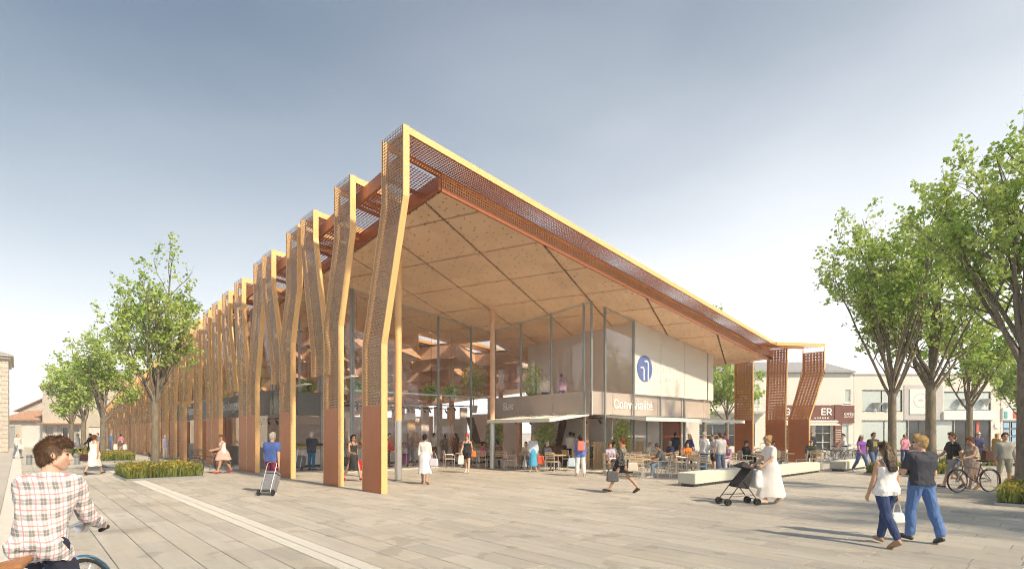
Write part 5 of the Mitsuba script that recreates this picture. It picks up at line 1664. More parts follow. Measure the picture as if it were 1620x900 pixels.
def bicycle(label, to, paint, saddle='fabric_black', guard=None, basket=False, grips=None, steer=0.0, wheel_r=.34, saddle_z=.93, fine=False):
    """points along +y; the wheels touch z = 0"""
    k = thing('bicycle', label, 'bicycle')
    r = wheel_r; ya, yb = -.52, .55
    Rz = trimesh.transformations.rotation_matrix(math.radians(steer), (0, .28, 1), (0, yb - .06, r))
    bb = np.array([0, -.08, .29]); st = np.array([0, -.24, saddle_z - .09]); ht = np.array([0, .36, .78]); hb = np.array([0, .40, .62])
    for n, y in enumerate((ya, yb)):
        def W_(m):
            m = m.copy(); m.apply_translation((0, y, r))
            if n: m.apply_transform(Rz)
            return m
        w = obj(k, 'wheel', W_(torus(r - .035, .012, 40, 6)), 'chrome', to, 40)
        obj(w, 'tyre', W_(torus(r - .017, .0185, 44, 8)), 'rubber', to, 40)
        sp = [tube([(.02 * (1 if i % 2 else -1), .02 * math.cos(a + .5), .02 * math.sin(a + .5)), (0, (r - .04) * math.cos(a), (r - .04) * math.sin(a))], .0022 if fine else .003, 3, False) for i, a in enumerate(np.arange(28) * 2 * math.pi / 28)]
        obj(w, 'spokes', W_(cat(sp + [tube([(-.05, 0, 0), (.05, 0, 0)], .02, 8)])), 'chrome', to)
    ax = np.array([0, ya, r])
    F = [tube([bb, st], .016, 8), tube([bb, hb], .018, 8), tube([st * .72 + bb * .28 + [0, 0, 0], ht], .015, 8), tube([hb, ht], .02, 8)]
    for s in (-.045, .045):
        F += [tube([bb, ax + [s, 0, 0]], .010, 6), tube([st * .85 + bb * .15, ax + [s, 0, 0]], .009, 6)]
    obj(k, 'frame', cat(F), paint, to, 40)
    fk = []
    for s in (-.045, .045):
        m = tube([hb + [s * .5, .0, .0], hb + [s, .03, -.06], (s, yb - .05, r + .1), (s, yb, r)], .011, 6); m.apply_transform(Rz); fk.append(m)
    obj(k, 'fork', cat(fk), paint, to, 40)
    gl, gr = grips if grips is not None else (np.array([-.29, .28, 1.03]), np.array([.29, .28, 1.03]))
    top = ht + [0, .03, .16]
    hbm = [tube([ht, top], .012, 6)]
    for g in (gl, gr):
        g = np.asarray(g)
        hbm.append(tube([top, top * .6 + np.array([g[0], g[1] + .14, max(g[2], top[2])]) * .4 + [0, .03, .03], [g[0] * .98, g[1] + .08, g[2] + .01], g, g - [0, .07, .005]], .011, 7))
    obj(k, 'handlebar', cat(hbm), 'chrome', to, 40)
    for g in (gl, gr): obj(k, 'grip', tube([np.asarray(g) + [0, .05, .004], np.asarray(g) - [0, .075, .005]], .017, 8), 'rubber', to, 40)
    sd = hull([((.07, -.35, saddle_z), .03), ((-.07, -.35, saddle_z), .03), ((0, -.10, saddle_z + .005), .022), ((0, -.37, saddle_z - .02), .03)])
    s_ = obj(k, 'saddle', organic(sd, .03, 2), saddle, to, True)
    obj(s_, 'seat_post', cat([tube([st, (0, -.255, saddle_z - .02)], .013, 7)] + [moved(torus(.03, .005, 10, 5), (x, -.36, saddle_z - .055)) for x in (-.04, .04)]), 'chrome', to)
    obj(k, 'chainring', cat([moved(torus(.085, .006, 28, 6), bb + [.045, 0, 0]), tube([bb + [-.07, 0, 0], bb + [.07, 0, 0]], .014, 8), tube([bb + [.06, 0, 0], bb + [.07, .10, -.13]], .009, 6), tube([bb + [-.06, 0, 0], bb + [-.07, -.10, .13]], .009, 6)]), 'chrome', to)
    for s, q in ((1, bb + [.115, .10, -.135]), (-1, bb + [-.115, -.10, .135])):
        obj(k, 'pedal', rbox(q[0] - .045, q[0] + .045, q[1] - .035, q[1] + .035, q[2] - .012, q[2] + .012, .005), 'rubber', to)
    obj(k, 'chain', cat([tube([bb + [.045, 0, .085], ax + [.045, 0, .03]], .005, 4), tube([bb + [.045, 0, -.085], ax + [.045, 0, -.03]], .005, 4)]), 'dark_metal', to)
    for n, (y, a0, a1) in enumerate(((ya, 20, 200), (yb, 15, 165))):
        c = arc((0, y, r), r + .022, a0, a1, 16, 1, 2)
        c = np.array(c); w = .028
        v = np.vstack([c + [-w, 0, -.008], c + [0, 0, 0] + (c - [0, y, r]) * .03, c + [w, 0, -.008]])
        m = len(c); i = np.arange(m - 1)
        f = np.vstack([np.stack([a * m + i, a * m + i + 1, (a + 1) * m + i + 1], 1) for a in (0, 1)] + [np.stack([a * m + i, (a + 1) * m + i + 1, (a + 1) * m + i], 1) for a in (0, 1)])
        g = trimesh.Trimesh(v, f, process=False)
        if n: g.apply_transform(Rz)
        obj(k, 'mudguard', g, guard or paint, to, True)
    if basket:
        bm = [tube([(x * q, y, z) for x, y in ((-.17, .42), (.17, .42), (.17, .68), (-.17, .68), (-.17, .42))], .008, 5) for z, q in ((.80, .8), (.88, .87), (.96, .93), (1.04, 1.0))]
        bm += [tube([(x * .8, y, .80), (x, y, 1.04)], .006, 4) for x, y in [(-.17, .42), (.17, .42), (.17, .68), (-.17, .68), (0, .68), (-.17, .55), (.17, .55), (0, .42)]]
        bm.append(box(-.13, .13, .43, .67, .80, .81))
        obj(k, 'basket', cat(bm), 'dark_metal', to)
    if fine:
        m = tube([(0.03, .50, .93), (0.03, .56, .92)], [.045, .05], 12)
        obj(k, 'headlamp', m, 'chrome', to, 40)
        bg = soft_box(.16, .14, .20, .03, .006, 5); bg.apply_translation((0, -.42, saddle_z - .20))
        obj(k, 'saddle_bag', bg, 'fabric_black', to, True)
    return k


def pushchair(label, x, y, face, cloth='fabric_black', goods=(.78, .78, .80)):
    to = place((x, y, 0), face - 90)
    k = thing('pushchair', label, 'pushchair')
    fr = []
    for s in (-1, 1):
        X_ = .21 * s
        fr += [tube([(X_, .42, .12), (X_, .10, .52), (X_, -.30, .98), (X_, -.42, 1.03)], .012, 7), tube([(X_, -.34, .12), (X_, .02, .60)], .012, 7), tube([(X_, .34, .22), (X_, -.26, .24)], .010, 6)]
    fr += [tube([(-.21, .10, .52), (.21, .10, .52)], .01, 6), tube([(-.21, -.34, .14), (.21, -.34, .14)], .01, 6), tube([(-.21, .42, .14), (.21, .42, .14)], .01, 6)]
    obj(k, 'frame', cat(fr), 'dark_metal', to, 40)
    for sx in (-.21, .21):
        for yy in (.42, -.34):
            w = moved(torus(.062, .022, 18, 8), (sx - .03, yy, .085)); w2 = moved(torus(.062, .022, 18, 8), (sx + .03, yy, .085))
            obj(k, 'wheel', cat([w, w2, tube([(sx - .05, yy, .085), (sx + .05, yy, .085)], .03, 8)]), 'rubber', to, 40)
    obj(k, 'seat', organic(hull([((-.17, .14, .46), .03), ((.17, .14, .46), .03), ((-.17, -.12, .42), .03), ((.17, -.12, .42), .03), ((-.17, -.24, .86), .03), ((.17, -.24, .86), .03)]), .05, 3, .008), cloth, to, True)
    obj(k, 'hood', organic(hull([((-.18, -.24, .88), .03), ((.18, -.24, .88), .03), ((-.18, .04, .94), .02), ((.18, .04, .94), .02), ((0, -.12, 1.0), .06)]), .04, 3, .008), cloth, to, True)
    obj(k, 'handle', cat([tube([(s * .21, -.42, 1.03), (s * .205, -.50, 1.0)], .018, 8) for s in (-1, 1)]), 'rubber', to)
    g = soft_box(.34, .20, .46, .06, .02, 7); g.apply_translation((0, -.44, .62))
    obj(k, 'shopping_bag', g, 'vc_matte', to, True, color=np.tile(np.array(goods), (len(g.vertices), 1)))
    return k


def trolley(label, x, y, face, cloth, tilt=22):
    to = place((x, y, 0), face - 90)
    k = thing('shopping_trolley', label, 'shopping trolley')
    Rx = trimesh.transformations.rotation_matrix(math.radians(tilt), (1, 0, 0), (0, 0, .09))
    def Q(m):
        m = m.copy(); m.apply_transform(Rx); return m
    bag = Q(organic(hull([((sx * .15, sy * .10, z), .04) for sx in (-1, 1) for sy in (-1, 1) for z in (.20, .62)]).translate((0, -.10, 0)), .04, 3, .012, seed=4))
    b_ = obj(k, 'bag', bag, cloth, to, True)
    obj(b_, 'flap', Q(organic(hull([((sx * .16, sy * .11, .70), .03) for sx in (-1, 1) for sy in (-1, 1)]).translate((0, -.10, 0)), .04, 3, .006)), cloth, to, True)
    fr = [tube([(s * .14, .03, .10), (s * .14, .05, .95), (s * .06, .05, 1.0)], .011, 6) for s in (-1, 1)] + [tube([(-.2, .0, .10), (.2, 0, .10)], .012, 6), tube([(-.14, .02, .16), (-.14, -.22, .16), (.14, -.22, .16), (.14, .02, .16)], .009, 6), tube([(-.07, .05, 1.0), (.07, .05, 1.0)], .014, 7)]
    obj(k, 'frame', Q(cat(fr)), 'chrome', to, 40)
    for s in (-.21, .21):
        obj(k, 'wheel', cat([moved(torus(.075, .018, 22, 8), (s, 0, .093)), moved(torus(.03, .012, 12, 6), (s, 0, .093))]), 'rubber', to, 40)
    return k


# ------------------------------------------------------------------ the crowd
WHITE, NAVY, JEAN, DJEAN, BLACK, GREY, BEIGE = (.74, .74, .74), (.03, .045, .11), (.10, .19, .40), (.045, .075, .17), (.022, .022, .026), (.24, .25, .27), (.52, .44, .34)

# --- the cyclist at the left edge
CX_, CY_, CF, CS = -3.57, 4.05, 104, 1.03


def plaid(p, n, uv):
    a = math.radians(CF - 90)
    x, y = (p.x - CX_) / CS, (p.y - CY_) / CS
    lx, ly, lz = x * math.cos(a) + y * math.sin(a), -x * math.sin(a) + y * math.cos(a), p.z / CS
    wv = 0.012 * (mikit.fbm(p.x * 7, p.y * 7, p.z * 7, 2) - .5)

    def band(t, per):
        q = (t / per) - dr.floor(t / per)
        dark = mikit.smoothstep(.06, .12, q) * (1 - mikit.smoothstep(.46, .52, q))
        thin = mikit.smoothstep(.26, .28, q) * (1 - mikit.smoothstep(.31, .33, q))
        red = mikit.smoothstep(.70, .72, q) * (1 - mikit.smoothstep(.78, .80, q))
        return dark * (1 - .6 * thin), red
    d1, r1 = band(lz - ly * .35 + wv, .098)
    d2, r2 = band(lx + ly * .8 + wv, .092)
    c = mikit.mix(mi.Color3f(.74, .73, .73), mi.Color3f(.17, .165, .18), dr.minimum(0.5 * d1 + .46 * d2 - .05 * d1 * d2, .92))
    c = mikit.mix(c, mi.Color3f(.62, .10, .13), .62 * dr.maximum(r1, r2))
    return c


mat('plaid_shirt', mikit.proc(plaid), 0.85, spec=0.15)
cy = person('young man in a plaid shirt sitting on the blue bicycle at the left edge', CX_, CY_, CF, 1.76, 'm', 'stand', fat=.84, hem=-.13, top='shirt', top_c=WHITE, sleeve=1.93, top_bs='plaid_shirt', bottom='trousers', bot_c=(.03, .035, .06),
            hair='messy', hair_c='brown', fine=2, s_world=CS, sit=.79, lean=17, hip=(58, 26), knee=(78, 34), abd=(7, 7), sh=(42, 40), shab=(9, 8), el=(42, 46), inn=(2, 6), yaw=-66, nod=-10, toe=(10, 10))
gl, gr = (cy.wr[i] + cy.hd[i][0] * .07 * cy.s for i in (0, 1))
bicycle('light blue bicycle with tan saddle ridden by the young man in plaid', T().translate([CX_, CY_, 0]).rotate([0, 0, 1], CF - 90).scale(CS), 'bike_blue', 'saddle_tan', 'bike_blue', grips=(gl - [0, 0, .025], gr - [0, 0, .025]), saddle_z=.80, steer=-16, wheel_r=.325, fine=True)

# --- the couple walking away
w1 = person('woman in a white strap top and dark blue jeans with long streaked hair, walking away', 5.82, 8.37, 97, 1.62, 'f', 'walk2', top='strap', top_c=(.80, .80, .80), sleeve=0, hem=-.10, bottom='trousers', bot_c=(.035, .06, .15), hair='long', hair_c='dark', skin='tan', shoe_c=(.34, .22, .13), fine=2,
            hip=(-14, 16), knee=(20, 3), sh=(4, -3), shab=(12, 9), el=(16, 8), abd=(-1, -1), yaw=8, toe=(34, -4))
h = world(w1, w1.wr[1] + w1.hd[1][0] * .1)
handbag('small white handbag with a loop handle carried by the woman in the white top', (h[0], h[1], h[2]), (.21, .11, .17), (.74, .76, .78), strap=.19)
m1 = person('man in a charcoal tee shirt and jeans walking beside the woman in white', 6.56, 8.62, 92, 1.71, 'm', 'stroll', top='tee', top_c=(.050, .055, .075), sleeve=.62, bottom='trousers', bot_c=(.10, .19, .42), hair='short', hair_c='blond', skin='light', fine=2, glasses=True, fat=.98, flare=.016,
            hip=(8, -10), knee=(6, 8), abd=(5, 7), yaw=38, sh=(14, 4), el=(92, 22), inn=(12, 0), shab=(14, 12))
c0 = world(m1, m1.wr[0])
jk = organic(union([hull([((0, 0, .06), .06), ((.06, .05, -.02), .08), ((-.04, .04, -.08), .08)]), hull([((.02, .0, -.05), .08), ((.05, .02, -.26), .06)]), hull([((-.05, .03, -.08), .05), ((.0, .02, -.36), .03)])]), .018, 4, .02, (12, 12, 12), 3)
put('jacket', 'white jacket draped over the arm of the man in the charcoal tee shirt', 'jacket', [('cloth', moved(jk, tuple(c0 + [-.02, .03, .0])), (.78, .78, .79))])

# --- woman with the pushchair
w2 = person('woman in a long pale dress with a hair bun pushing the pushchair', 6.42, 13.3, 188, 1.72, 'f', 'push', top='tee', top_c=(.80, .76, .72), sleeve=.55, bottom='dress', bot_c=(.82, .78, .75), len_=.92, wide=.27, hair='bun', hair_c='blond', skin='tan', shoe_c=(.62, .5, .42), fine=1, flare=.03, nod=10, sh=(26, 26), el=(38, 38))
pushchair('black pushchair with white shopping bags on its handles', 5.58, 13.2, 188)

# --- others, near to far.   label, x, y, facing, height, sex, pose, then clothes
P = person
P('woman in a patterned jacket and black skirt striding across the square with a grey bag', 3.22, 15.68, 158, 1.70, 'f', 'walk', top='shirt', top_c=(.20, .18, .15), sleeve=1.75, bottom='skirt', bot_c=BLACK, len_=.46, wide=.155, hair='bun', hair_c='auburn', scarf=(.72, .20, .05), skin='tan', fine=1, hip=(28, -22), knee=(4, 20), shoe_c=(.05, .04, .035),
  top_fn=lambda v, c: np.where((meshkit.noise(v * 55, 4) > .55)[:, None], np.array([[.42, .38, .32]]), np.array([[.06, .055, .05]])), hem=-.06)
handbag('dark grey tote bag carried by the woman in the patterned jacket', (2.92, 15.62, .80), (.36, .14, .30), (.10, .10, .11), strap=.18)
handbag('cream shoulder bag on the hip of the woman in the patterned jacket', (3.48, 15.55, 1.22), (.32, .14, .26), (.58, .54, .46), strap=.34)
mt = P('man in a blue tee shirt and maroon shorts pulling the grey shopping trolley', -6.96, 15.6, 84, 1.77, 'm', 'stroll', top='tee', top_c=(.07, .12, .34), sleeve=.6, bottom='shorts', bot_c=(.20, .025, .06), hair='short', hair_c='grey', skin='tan', shoe_c=(.6, .6, .6), fine=1, fat=1.1, len_=.95, sh=(4, -14), el=(10, 12))
trolley('grey and black shopping trolley pulled by the man in maroon shorts', -6.86, 14.98, 264, 'fabric_grey', 26)
P('woman in a white blouse and white skirt standing behind the steel footed column', -2.98, 18.39, 84, 1.72, 'f', 'stroll', top='shirt', top_c=(.72, .71, .70), sleeve=1.3, bottom='skirt', bot_c=(.72, .74, .80), len_=.74, wide=.24, flare=.04, hair='bun', hair_c='black', skin='tan', fine=1, shoe_c=(.25, .10, .06))
handbag('lilac white shoulder bag of the woman in the white skirt', (-2.66, 18.3, 1.12), (.30, .13, .26), (.60, .58, .70), strap=.26)
P('woman in a black dress and sunglasses between the two nearest copper legs', -5.80, 19.6, 322, 1.72, 'f', 'walk', top='tank', top_c=(.035, .04, .045), sleeve=0, bottom='dress', bot_c=(.035, .04, .045), len_=.70, wide=.15, hair='bob', hair_c='black', skin='tan', fine=1, glasses=True, shoe_c=(.5, .04, .04), sh=(-8, 10), el=(10, 70))
handbag('black shoulder bag of the woman in the black dress', (-6.12, 19.5, 1.24), (.36, .15, .26), (.03, .028, .03), strap=.36)
handbag('red paper carrier bag of the woman in the black dress', (-5.5, 19.66, .82), (.28, .12, .36), (.62, .03, .05), strap=.10)
P('woman in black shorts and tank top with a red cap walking past the entrance', -1.97, 23.64, 262, 1.72, 'f', 'walk', top='tank', top_c=(.03, .035, .045), sleeve=0, bottom='shorts', bot_c=(.02, .02, .025), hair='tail', hair_c='auburn', hat=('cap', (.5, .06, .05)), skin='light', fine=1, shoe_c=(.65, .65, .65), len_=.55)
handbag('white plastic bag carried by the woman in black shorts', (-2.24, 23.5, .86), (.26, .14, .40), (.78, .78, .78), strap=.10)
handbag('orange patterned bag on the arm of the woman in black shorts', (-1.70, 23.66, 1.15), (.24, .12, .28), (.62, .20, .06), strap=.2)
P('woman in a pale blue blouse and blue tiered skirt in front of the bar terrace', 0.95, 24.3, 280, 1.68, 'f', 'stand', top='loose', top_c=(.58, .62, .74), sleeve=1.2, bottom='skirt', bot_c=(.08, .40, .66), len_=.84, wide=.22, flare=.05, hair='bob', hair_c='blond', skin='tan', shoe_c=(.6, .55, .5), fine=1)
handbag('red and white shopping bag beside the woman in the blue skirt', (1.30, 24.45, .80), (.34, .16, .38), (.70, .12, .06), strap=.12)
bp = P('woman in a blue tunic and white trousers seen from behind, wearing a coral backpack', 2.78, 21.9, 88, 1.69, 'f', 'stand', top='loose', top_c=(.12, .20, .58), sleeve=1.1, hem=-.22, bottom='trousers', bot_c=(.74, .74, .76), len_=1.8, flare=.03, hair='tail', hair_c='dark', skin='tan', shoe_c=(.5, .3, .2), fine=1)
kq = soft_box(.32, .18, .40, .06, .01, 3); put('backpack', 'coral backpack on the woman in the blue tunic', 'backpack', [('bag', moved(kq, (2.78, 21.70, 1.22)), (.75, .22, .16)), ('strap', cat([tube([(2.78 + s * .10, 21.74, 1.40), (2.78 + s * .11, 21.86, 1.47), (2.78 + s * .12, 22.0, 1.36), (2.78 + s * .11, 21.98, 1.12)], .018, 5) for s in (-1, 1)]), (.5, .12, .1))])
handbag('pale blue carrier bag held by the woman with the coral backpack', (2.42, 21.9, .86), (.30, .14, .36), (.50, .62, .72), strap=.14)

# left side of the hall
wb = P('woman in a white top and pink skirt with long auburn hair holding the bicycle', -12.45, 23.2, 216, 1.70, 'f', 'push', top='tank', top_c=(.74, .73, .74), sleeve=0, bottom='skirt', bot_c=(.74, .46, .40), len_=.50, wide=.22, flare=.05, hair='long', hair_c='auburn', glasses=True, skin='tan', shoe_c=(.45, .05, .05), fine=1, yaw=40)
bicycle('dark bicycle with a front basket held by the woman in the pink skirt', place((-13.1, 23.3), 198 - 90), 'bike_black', basket=True)
P('white haired woman in a lilac blouse and white trousers facing the orange door', -23.4, 36.3, 80, 1.66, 'f', 'stand', top='loose', top_c=(.55, .50, .62), sleeve=1.2, bottom='trousers', bot_c=(.72, .70, .68), hair='bob', hair_c='white', skin='pale', shoe_c=(.5, .3, .15), fine=0)
dg = union([hull([((0, -.16, .24), .075), ((0, .14, .26), .08)]), hull([((0, .18, .30), .05), ((0, .24, .38), .055)]), hull([((0, .25, .39), .055), ((0, .34, .36), .028)]), hull([((.035, .22, .44), .012), ((.04, .21, .48), .008)]), hull([((-.035, .22, .44), .012), ((-.04, .21, .48), .008)]), hull([((0, -.22, .29), .02), ((0, -.32, .40), .01)])] +
           [hull([((sx * .05, .14, .22), .03), ((sx * .05, .15, .10), .02), ]) for sx in (-1, 1)] + [hull([((sx * .05, .15, .10), .02), ((sx * .05, .165, .02), .022)]) for sx in (-1, 1)] + [hull([((sx * .05, -.16, .22), .045), ((sx * .05, -.12, .15), .028)]) for sx in (-1, 1)] + [hull([((sx * .05, -.12, .15), .026), ((sx * .05, -.20, .09), .018)]) for sx in (-1, 1)] + [hull([((sx * .05, -.20, .09), .018), ((sx * .05, -.18, .02), .022)]) for sx in (-1, 1)])
dk_ = thing('dog', 'small dark dog standing next to the white haired woman', 'dog')
dm = organic(dg, .02, 3, .006, (30, 30, 30))
obj(dk_, None, dm, 'vc_matte', place((-23.9, 35.6), 60), True, color=np.tile(np.array((.03, .028, .028)), (len(dm.vertices), 1)))
P('woman in a pink blouse and dark skirt carrying two white bags along the hall', -34.9, 48.0, 84, 1.70, 'f', 'walk', top='shirt', top_c=(.60, .25, .30), sleeve=.9, bottom='skirt', bot_c=(.10, .09, .09), len_=.48, wide=.18, hair='bun', hair_c='black', skin='tan', fine=0)
for s, q in ((-.42, 'left'), (.42, 'right')): handbag(f'white carrier bag in the {q} hand of the woman in pink beside the hall', (-34.9 + s, 47.9, .80), (.34, .18, .48), (.80, .80, .80), strap=.08)
P('man in a blue shirt at the far end of the hall, by the pale doorway', -41.0, 55.0, 60, 1.78, 'm', 'stand', top='shirt', top_c=(.10, .22, .46), sleeve=1.8, bot_c=(.10, .16, .30), hair_c='grey', fine=0)
P('woman in a white sundress walking away along the tree row', -17.53, 22.56, 96, 1.72, 'f', 'walk2', top='strap', top_c=(.76, .75, .74), sleeve=0, bottom='dress', bot_c=(.76, .75, .74), len_=.72, wide=.21, flare=.05, hair='bun', hair_c='auburn', skin='tan', shoe_c=(.05, .03, .03), fine=1)
handbag('dark burgundy shoulder bag of the woman in the white sundress', (-17.86, 22.5, 1.20), (.40, .16, .28), (.06, .02, .025), strap=.36)
P('person in a white coat walking next to the person in black by the steel bollard', -31.5, 39.0, 200, 1.74, 'f', 'walk', top='coat', top_c=(.70, .69, .68), sleeve=1.9, bot_c=BLACK, hair='bob', hair_c='grey', fine=0)
P('person in a black coat walking next to the person in white by the steel bollard', -30.9, 39.4, 200, 1.76, 'm', 'walk2', top='coat', top_c=BLACK, sleeve=1.9, bot_c=DJEAN, hair_c='brown', fine=0)
P('dark haired man in grey standing under the second row tree', -35.8, 46.5, 250, 1.76, 'm', 'stand', top='shirt', top_c=GREY, sleeve=1.8, bot_c=BLACK, hair_c='black', fine=0)
wl = P('woman in a white vest and blue jeans crossing the road at the far left', -34.2, 37.2, 340, 1.70, 'f', 'stroll', top='shirt', top_c=(.60, .60, .60), sleeve=1.2, bot_c=(.20, .26, .36), hair='tail', hair_c='blond', fine=0)
handbag('white shoulder bag of the woman crossing the road at the far left', (-33.85, 37.05, 1.05), (.34, .16, .28), (.76, .76, .74), strap=.16)

# inside, seen through the glass
def inside(label, u, v, face, *a, **k):
    x, y = W(u, v); return P(label, x, y, face, *a, z=.024, **k)
inside('stallholder in a blue shirt serving behind the stall left of the third copper leg', 2.6, 14.0, 262, 1.76, 'm', 'serve', top='shirt', top_c=(.06, .10, .42), sleeve=1.4, bot_c=BLACK, hair_c='black', skin='brown', fine=0)
P('grey haired man in a navy jacket and blue trousers shopping at the first stall', -9.4, 25.2, 74, 1.78, 'm', 'stand', top='coat', top_c=(.05, .065, .09), sleeve=1.9, bot_c=(.02, .16, .32), hair_c='white', fine=0, z=.024, fat=1.1, sh=(10, 40), el=(20, 50), hem=-.16)
trolley('pale grey shopping trolley next to the man in the navy jacket', -9.95, 25.0, 250, 'fabric_grey', 14)
inside('man in a pale blue shirt seen through the gap left of the woman in black', 4.3, 12.0, 280, 1.76, 'm', 'serve', top='shirt', top_c=(.35, .45, .66), sleeve=1.5, hair_c='black', skin='brown', fine=0)
inside('person in a red jacket and dark trousers just inside the glass', 5.82, 9.9, 40, 1.74, 'm', 'stroll', top='coat', top_c=(.50, .05, .04), sleeve=1.9, bot_c=BLACK, hair_c='dark', fine=0, hem=-.12)
inside('dark haired person beside the purple shopping trolley', 6.3, 11.2, 70, 1.72, 'f', 'stand', top='shirt', top_c=(.45, .45, .42), sleeve=1.2, bot_c=GREY, hair='bob', hair_c='black', fine=0)
x, y = W(6.7, 9.9); trolley('purple shopping trolley just inside the glass wall', x, y, 260, 'fabric_purple', 10)
inside('grey haired man in a mauve hooded jacket queueing at the stall', 7.5, 10.5, 165, 1.76, 'm', 'carry', top='coat', top_c=(.22, .15, .18), sleeve=1.9, bot_c=(.20, .26, .34), hair_c='grey', fine=0, hem=-.14)
inside('stallholder in a mustard shirt behind the middle stall', 8.3, 13.95, 258, 1.78, 'm', 'serve', top='shirt', top_c=(.55, .36, .07), sleeve=1.5, bot_c=BLACK, hair_c='black', skin='tan', fine=0)
inside('man in a cream shirt and brown trousers at the right-hand stall', 10.15, 12.2, 78, 1.78, 'm', 'stand', top='shirt', top_c=(.66, .62, .50), sleeve=1.3, bot_c=(.26, .11, .035), hair_c='black', fine=0, sh=(14, 20), el=(60, 50))
inside('woman in a grey green dress at the right-hand stall', 10.95, 12.3, 86, 1.66, 'f', 'stand', top='tee', top_c=(.20, .21, .17), sleeve=.5, bottom='dress', bot_c=(.20, .21, .17), len_=.62, wide=.19, hair='bob', hair_c='black', skin='tan', fine=0)
inside('stallholder in white reaching across the right-hand stall', 11.6, 14.3, 250, 1.78, 'm', 'serve', top='shirt', top_c=(.75, .75, .74), sleeve=1.9, bot_c=GREY, hair_c='dark', fine=0)
inside('person in brown with a long dark coat next to the entrance door', 10.3, 10.3, 140, 1.74, 'f', 'carry', top='coat', top_c=(.17, .08, .05), sleeve=1.9, bot_c=(.2, .03, .03), hair='long', hair_c='dark', fine=0)
inside('person in a dark jacket standing by the low stall near the bar terrace', 12.2, 9.2, 200, 1.74, 'm', 'talk', top='shirt', top_c=(.10, .10, .11), sleeve=1.9, bot_c=BLACK, hair_c='black', fine=0)
inside('barman in a white shirt at the bar counter', 13.3, 4.5, 80, 1.80, 'm', 'phone', top='shirt', top_c=(.74, .73, .70), sleeve=1.9, bot_c=BLACK, hair_c='black', fine=0)
inside('person in black at the bar counter next to the man in white', 14.1, 4.25, 96, 1.76, 'm', 'talk', top='shirt', top_c=BLACK, sleeve=1.9, bot_c=BLACK, hair_c='auburn', fine=0)
inside('barman in navy behind the bar counter', 15.0, 5.7, 250, 1.80, 'm', 'serve', top='shirt', top_c=NAVY, sleeve=1.5, bot_c=BLACK, hair_c='black', skin='brown', fine=0)
for lab, u, v, c, hc_ in (('grey haired man in a beige shirt leaning on the upper floor parapet', 12.05, 5.1, (.66, .62, .54), 'grey'), ('person in a mauve blouse leaning on the upper floor parapet', 12.05, 3.95, (.32, .21, .31), 'auburn')):
    x, y = W(u, v); P(lab, x, y, 60 if hc_ == 'grey' else 100, 1.70, 'm' if hc_ == 'grey' else 'f', 'stand', top='loose', top_c=c, sleeve=1.2, hair='short' if hc_ == 'grey' else 'bun', hair_c=hc_, z=3.0, fine=0)


# sitting at the tables: u, v of the seat, facing in the u, v frame
def seated(label, u, v, face, *a, pose='sit', **k):
    x, y = W(u, v); z = .026 if (v > 1.65 and u > 11.5) else .002
    return P(label, x, y, face + ANG, *a, pose, z=z, sit=.47, **k)


def with_chair(label, u, v, face, *a, arms=1, **k):
    chair('chair occupied by the ' + label.split(' sitting')[0], u, v, face, arms, 'occupied terrace chairs')
    return seated(label, u, v, face, *a, **k)


with_chair('man in a dark suit sitting at the table by the tall column', 10.75 - .05, 3.72, 275, 1.80, 'm', top='coat', top_c=(.07, .075, .085), sleeve=1.9, bot_c=(.06, .065, .07), hair_c='grey', skin='pale', fine=0, hem=-.12)
with_chair('woman in a lilac top and shorts sitting by the corner post', 11.15, .35, 230, 1.68, 'f', top='tee', top_c=(.50, .45, .60), sleeve=.6, bottom='shorts', bot_c=(.10, .10, .12), hair='bun', hair_c='auburn', skin='tan', fine=0)
with_chair('person in a pink top sitting at the back of the bar terrace', 9.75, 7.35, 330, 1.66, 'f', top='tee', top_c=(.72, .10, .24), sleeve=.6, bot_c=BLACK, hair='bob', hair_c='dark', fine=0)
with_chair('man in a grey tee shirt and cap with jeans sitting at the open terrace table', 10.85, -2.45, 130, 1.78, 'm', top='tee', top_c=(.14, .145, .155), sleeve=.65, bot_c=(.22, .30, .40), hat=('cap', (.09, .09, .10)), hair_c='brown', skin='tan', fine=1, pose='sit_lean', shoe_c=(.6, .6, .62))
with_chair('dark haired woman in white sitting with her back to the slatted screen', 12.9, 1.5, 280, 1.68, 'f', top='tee', top_c=WHITE, sleeve=.8, bot_c=BLACK, hair='bob', hair_c='black', fine=0)
with_chair('man in a black vest over white sitting by the slatted screen', 13.5, 1.5, 270, 1.74, 'm', top='shirt', top_c=(.10, .10, .10), sleeve=1.7, bot_c=BLACK, hair_c='brown', fine=0)
with_chair('person in a white top and blue jeans sitting under the right-hand canopy', 15.4, 1.35, 300, 1.72, 'm', top='tee', top_c=(.70, .70, .68), sleeve=.8, bot_c=(.06, .14, .34), hair_c='blond', fine=0, pose='sit_lean')
with_chair('woman in a mauve print dress sitting behind the first bench', 15.45, -2.85, 170, 1.68, 'f', top='tee', top_c=(.36, .26, .42), sleeve=.4, bottom='trousers', bot_c=(.55, .48, .55), hair='bun', hair_c='dark', skin='tan', fine=1)
with_chair('man in black sitting at the foot of the copper legs', 18.5, -2.25, 260, 1.76, 'm', top='shirt', top_c=BLACK, sleeve=1.9, bot_c=BLACK, hat=('cap', (.05, .05, .05)), hair_c='black', fine=0)
with_chair('man in a dark green jacket and cap sitting by the outermost copper leg', 23.1, -3.7, 190, 1.76, 'm', top='coat', top_c=(.06, .085, .06), sleeve=1.9, bot_c=(.06, .07, .055), hat=('cap', (.04, .04, .04)), hair_c='grey', fine=0, hem=-.1)

